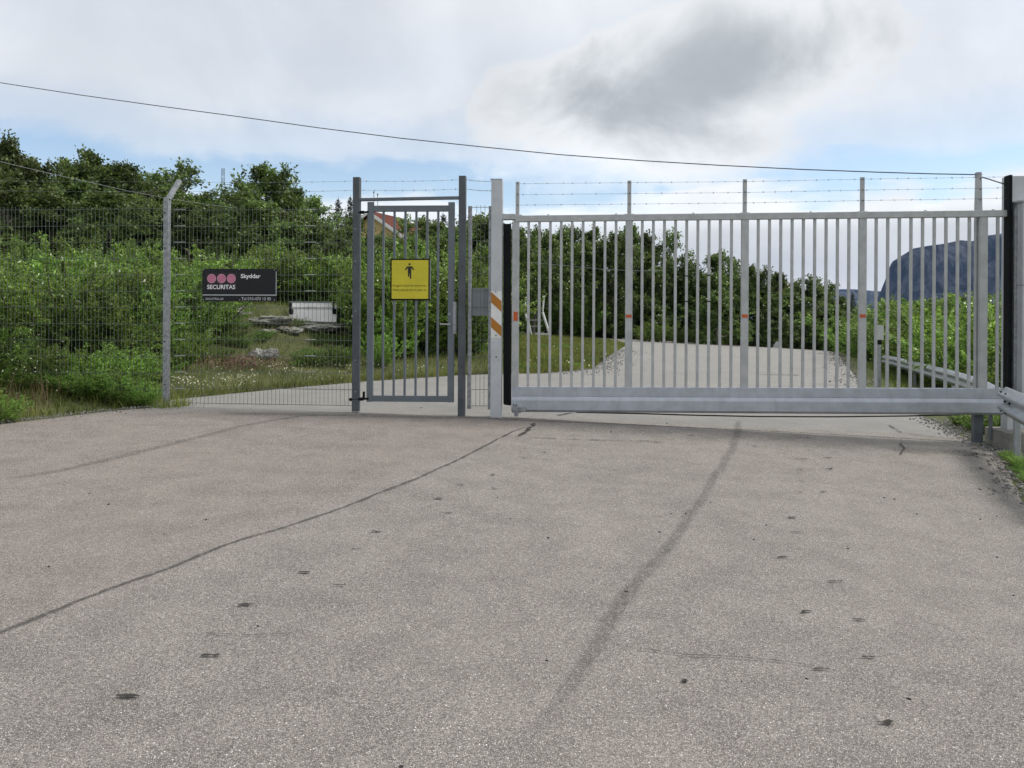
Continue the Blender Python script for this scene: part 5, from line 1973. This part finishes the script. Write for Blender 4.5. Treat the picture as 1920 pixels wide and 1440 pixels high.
# ---------- house behind the small gate
HX = P(697, 399, 60.0)
hd_ = Vector((0.35, 0.94, 0)).normalized()       # ridge direction
hs_ = Vector((hd_.y, -hd_.x, 0))                 # right-hand slope
zr = HX.z
zg = tz(HX.x, HX.y) - 0.5
house = thing('house', (HX.x, HX.y, zg), 'yellow house with red tiled roof glimpsed through the top of the small gate', 'house')
ze = zr - 2.0
hw, hl_ = 2.6, 5.0
o_ = Vector((HX.x, HX.y, 0))
mb = MB()
cnr = [o_ + hs_ * hw, o_ - hs_ * hw, o_ - hs_ * hw + hd_ * hl_, o_ + hs_ * hw + hd_ * hl_]
vs = [c + Vector((0, 0, zg)) for c in cnr] + [c + Vector((0, 0, ze)) for c in cnr] + [o_ + Vector((0, 0, zr - 0.1)), o_ + hd_ * hl_ + Vector((0, 0, zr - 0.1))]
mb.add(vs, [(0, 1, 2, 3), (0, 3, 7, 4), (1, 5, 6, 2), (0, 4, 8, 5, 1), (3, 2, 6, 9, 7), (4, 7, 9, 8), (5, 8, 9, 6)])
build('wall', mb, M_WALL_YELLOW, house)
M_ROOF = paint('red_roof_tile', (0.22, 0.072, 0.05), 0.75, 0.2)
for s in (1, -1):
    r0_ = o_ - hd_ * 0.5 + Vector((0, 0, zr))
    r1_ = o_ + hd_ * (hl_ + 0.5) + Vector((0, 0, zr))
    e0 = r0_ + hs_ * s * (hw + 0.5) + Vector((0, 0, -2.05))
    e1 = r1_ + hs_ * s * (hw + 0.5) + Vector((0, 0, -2.05))
    mb = MB()
    mb.prism([r0_, r1_, e1, e0] if s > 0 else [r1_, r0_, e0, e1], (0, 0, 0.12))
    rf = build('roof', mb, M_ROOF, house)
    for k in range(14):
        f0 = (k + 0.5) / 14
        build('tile_course', MB().beam(r0_.lerp(e0, f0) + Vector((0, 0, 0.14)), r1_.lerp(e1, f0) + Vector((0, 0, 0.14)), 0.12, 0.05), M_ROOF, rf)
    build('barge_board', MB().beam(r0_ + Vector((0, 0, -0.02)) - hd_ * 0.03, e0 + Vector((0, 0, -0.02)) - hd_ * 0.03, 0.05, 0.22), M_WHITE_PAINT, house)
    build('barge_board', MB().beam(r1_ + Vector((0, 0, -0.02)) + hd_ * 0.03, e1 + Vector((0, 0, -0.02)) + hd_ * 0.03, 0.05, 0.22), M_WHITE_PAINT, house)
for k in range(3):
    c = o_ + hs_ * (hw + 0.02) + hd_ * (0.9 + 1.6 * k) + Vector((0, 0, ze - 1.3))
    wn = build('window', MB().box(c, hd_ * 0.55, hs_ * 0.03, (0, 0, 0.6)), M_WHITE_PAINT, house)
    build('pane', MB().box(c + hs_ * 0.02, hd_ * 0.45, hs_ * 0.03, (0, 0, 0.5)), M_GLASS, wn)
for x, y0, y1 in ((701, 362, 404), (708.3, 366, 408)):
    p0, p1 = P(x, y1, 62.0), P(x, y0, 62.0)
    an = build('antenna', MB().tube([p0 - Vector((0, 0, 0.8)), p1], 0.022, 5), M_BLACK, house)
    build('antenna_tip', MB().tube([p1, p1 + Vector((0, 0, 0.12))], 0.05, 5), M_BLACK, an)

# ---------- lattice mast
ms = thing('lattice_mast', (P(418, 360, 150).x, 150, tz(P(418, 360, 150).x, 150)), 'far steel lattice mast above the treeline between angled post and tall birch', 'mast')
b0 = Vector((ms.location.x, 150, ms.location.z))
zt = P(418, 315, 150).z
H_ = zt - b0.z
lg = []
for i, j in ((-1, -1), (1, -1), (1, 1), (-1, 1)):
    a = b0 + Vector((i * 0.7, j * 0.7, 0))
    t_ = b0 + Vector((i * 0.2, j * 0.2, H_))
    lg.append((a, t_))
    build('leg', MB().tube([a, t_], 0.03, 5), M_GALV_DARK, ms)
mb = MB()
N_ = 16
for k in range(N_):
    for s in range(4):
        (a0, t0), (a1, t1) = lg[s], lg[(s + 1) % 4]
        mb.tube([a0.lerp(t0, k / N_), a1.lerp(t1, (k + 1) / N_)], 0.013, 4)
        mb.tube([a1.lerp(t1, k / N_), a0.lerp(t0, (k + 1) / N_)], 0.013, 4)
build('bracing', mb, M_GALV_DARK, ms)
zz = P(418, 346, 150).z
mb = MB()
mb.beam((b0.x - 0.3, 150, zz), (b0.x + 1.6, 150, zz), 0.08, 0.08)
mb.beam((b0.x + 1.3, 150, zz - 0.6), (b0.x + 1.3, 150, zz + 0.6), 0.06, 0.06, up=(0, 1, 0))
build('cross_arm', mb, M_GALV_DARK, ms)
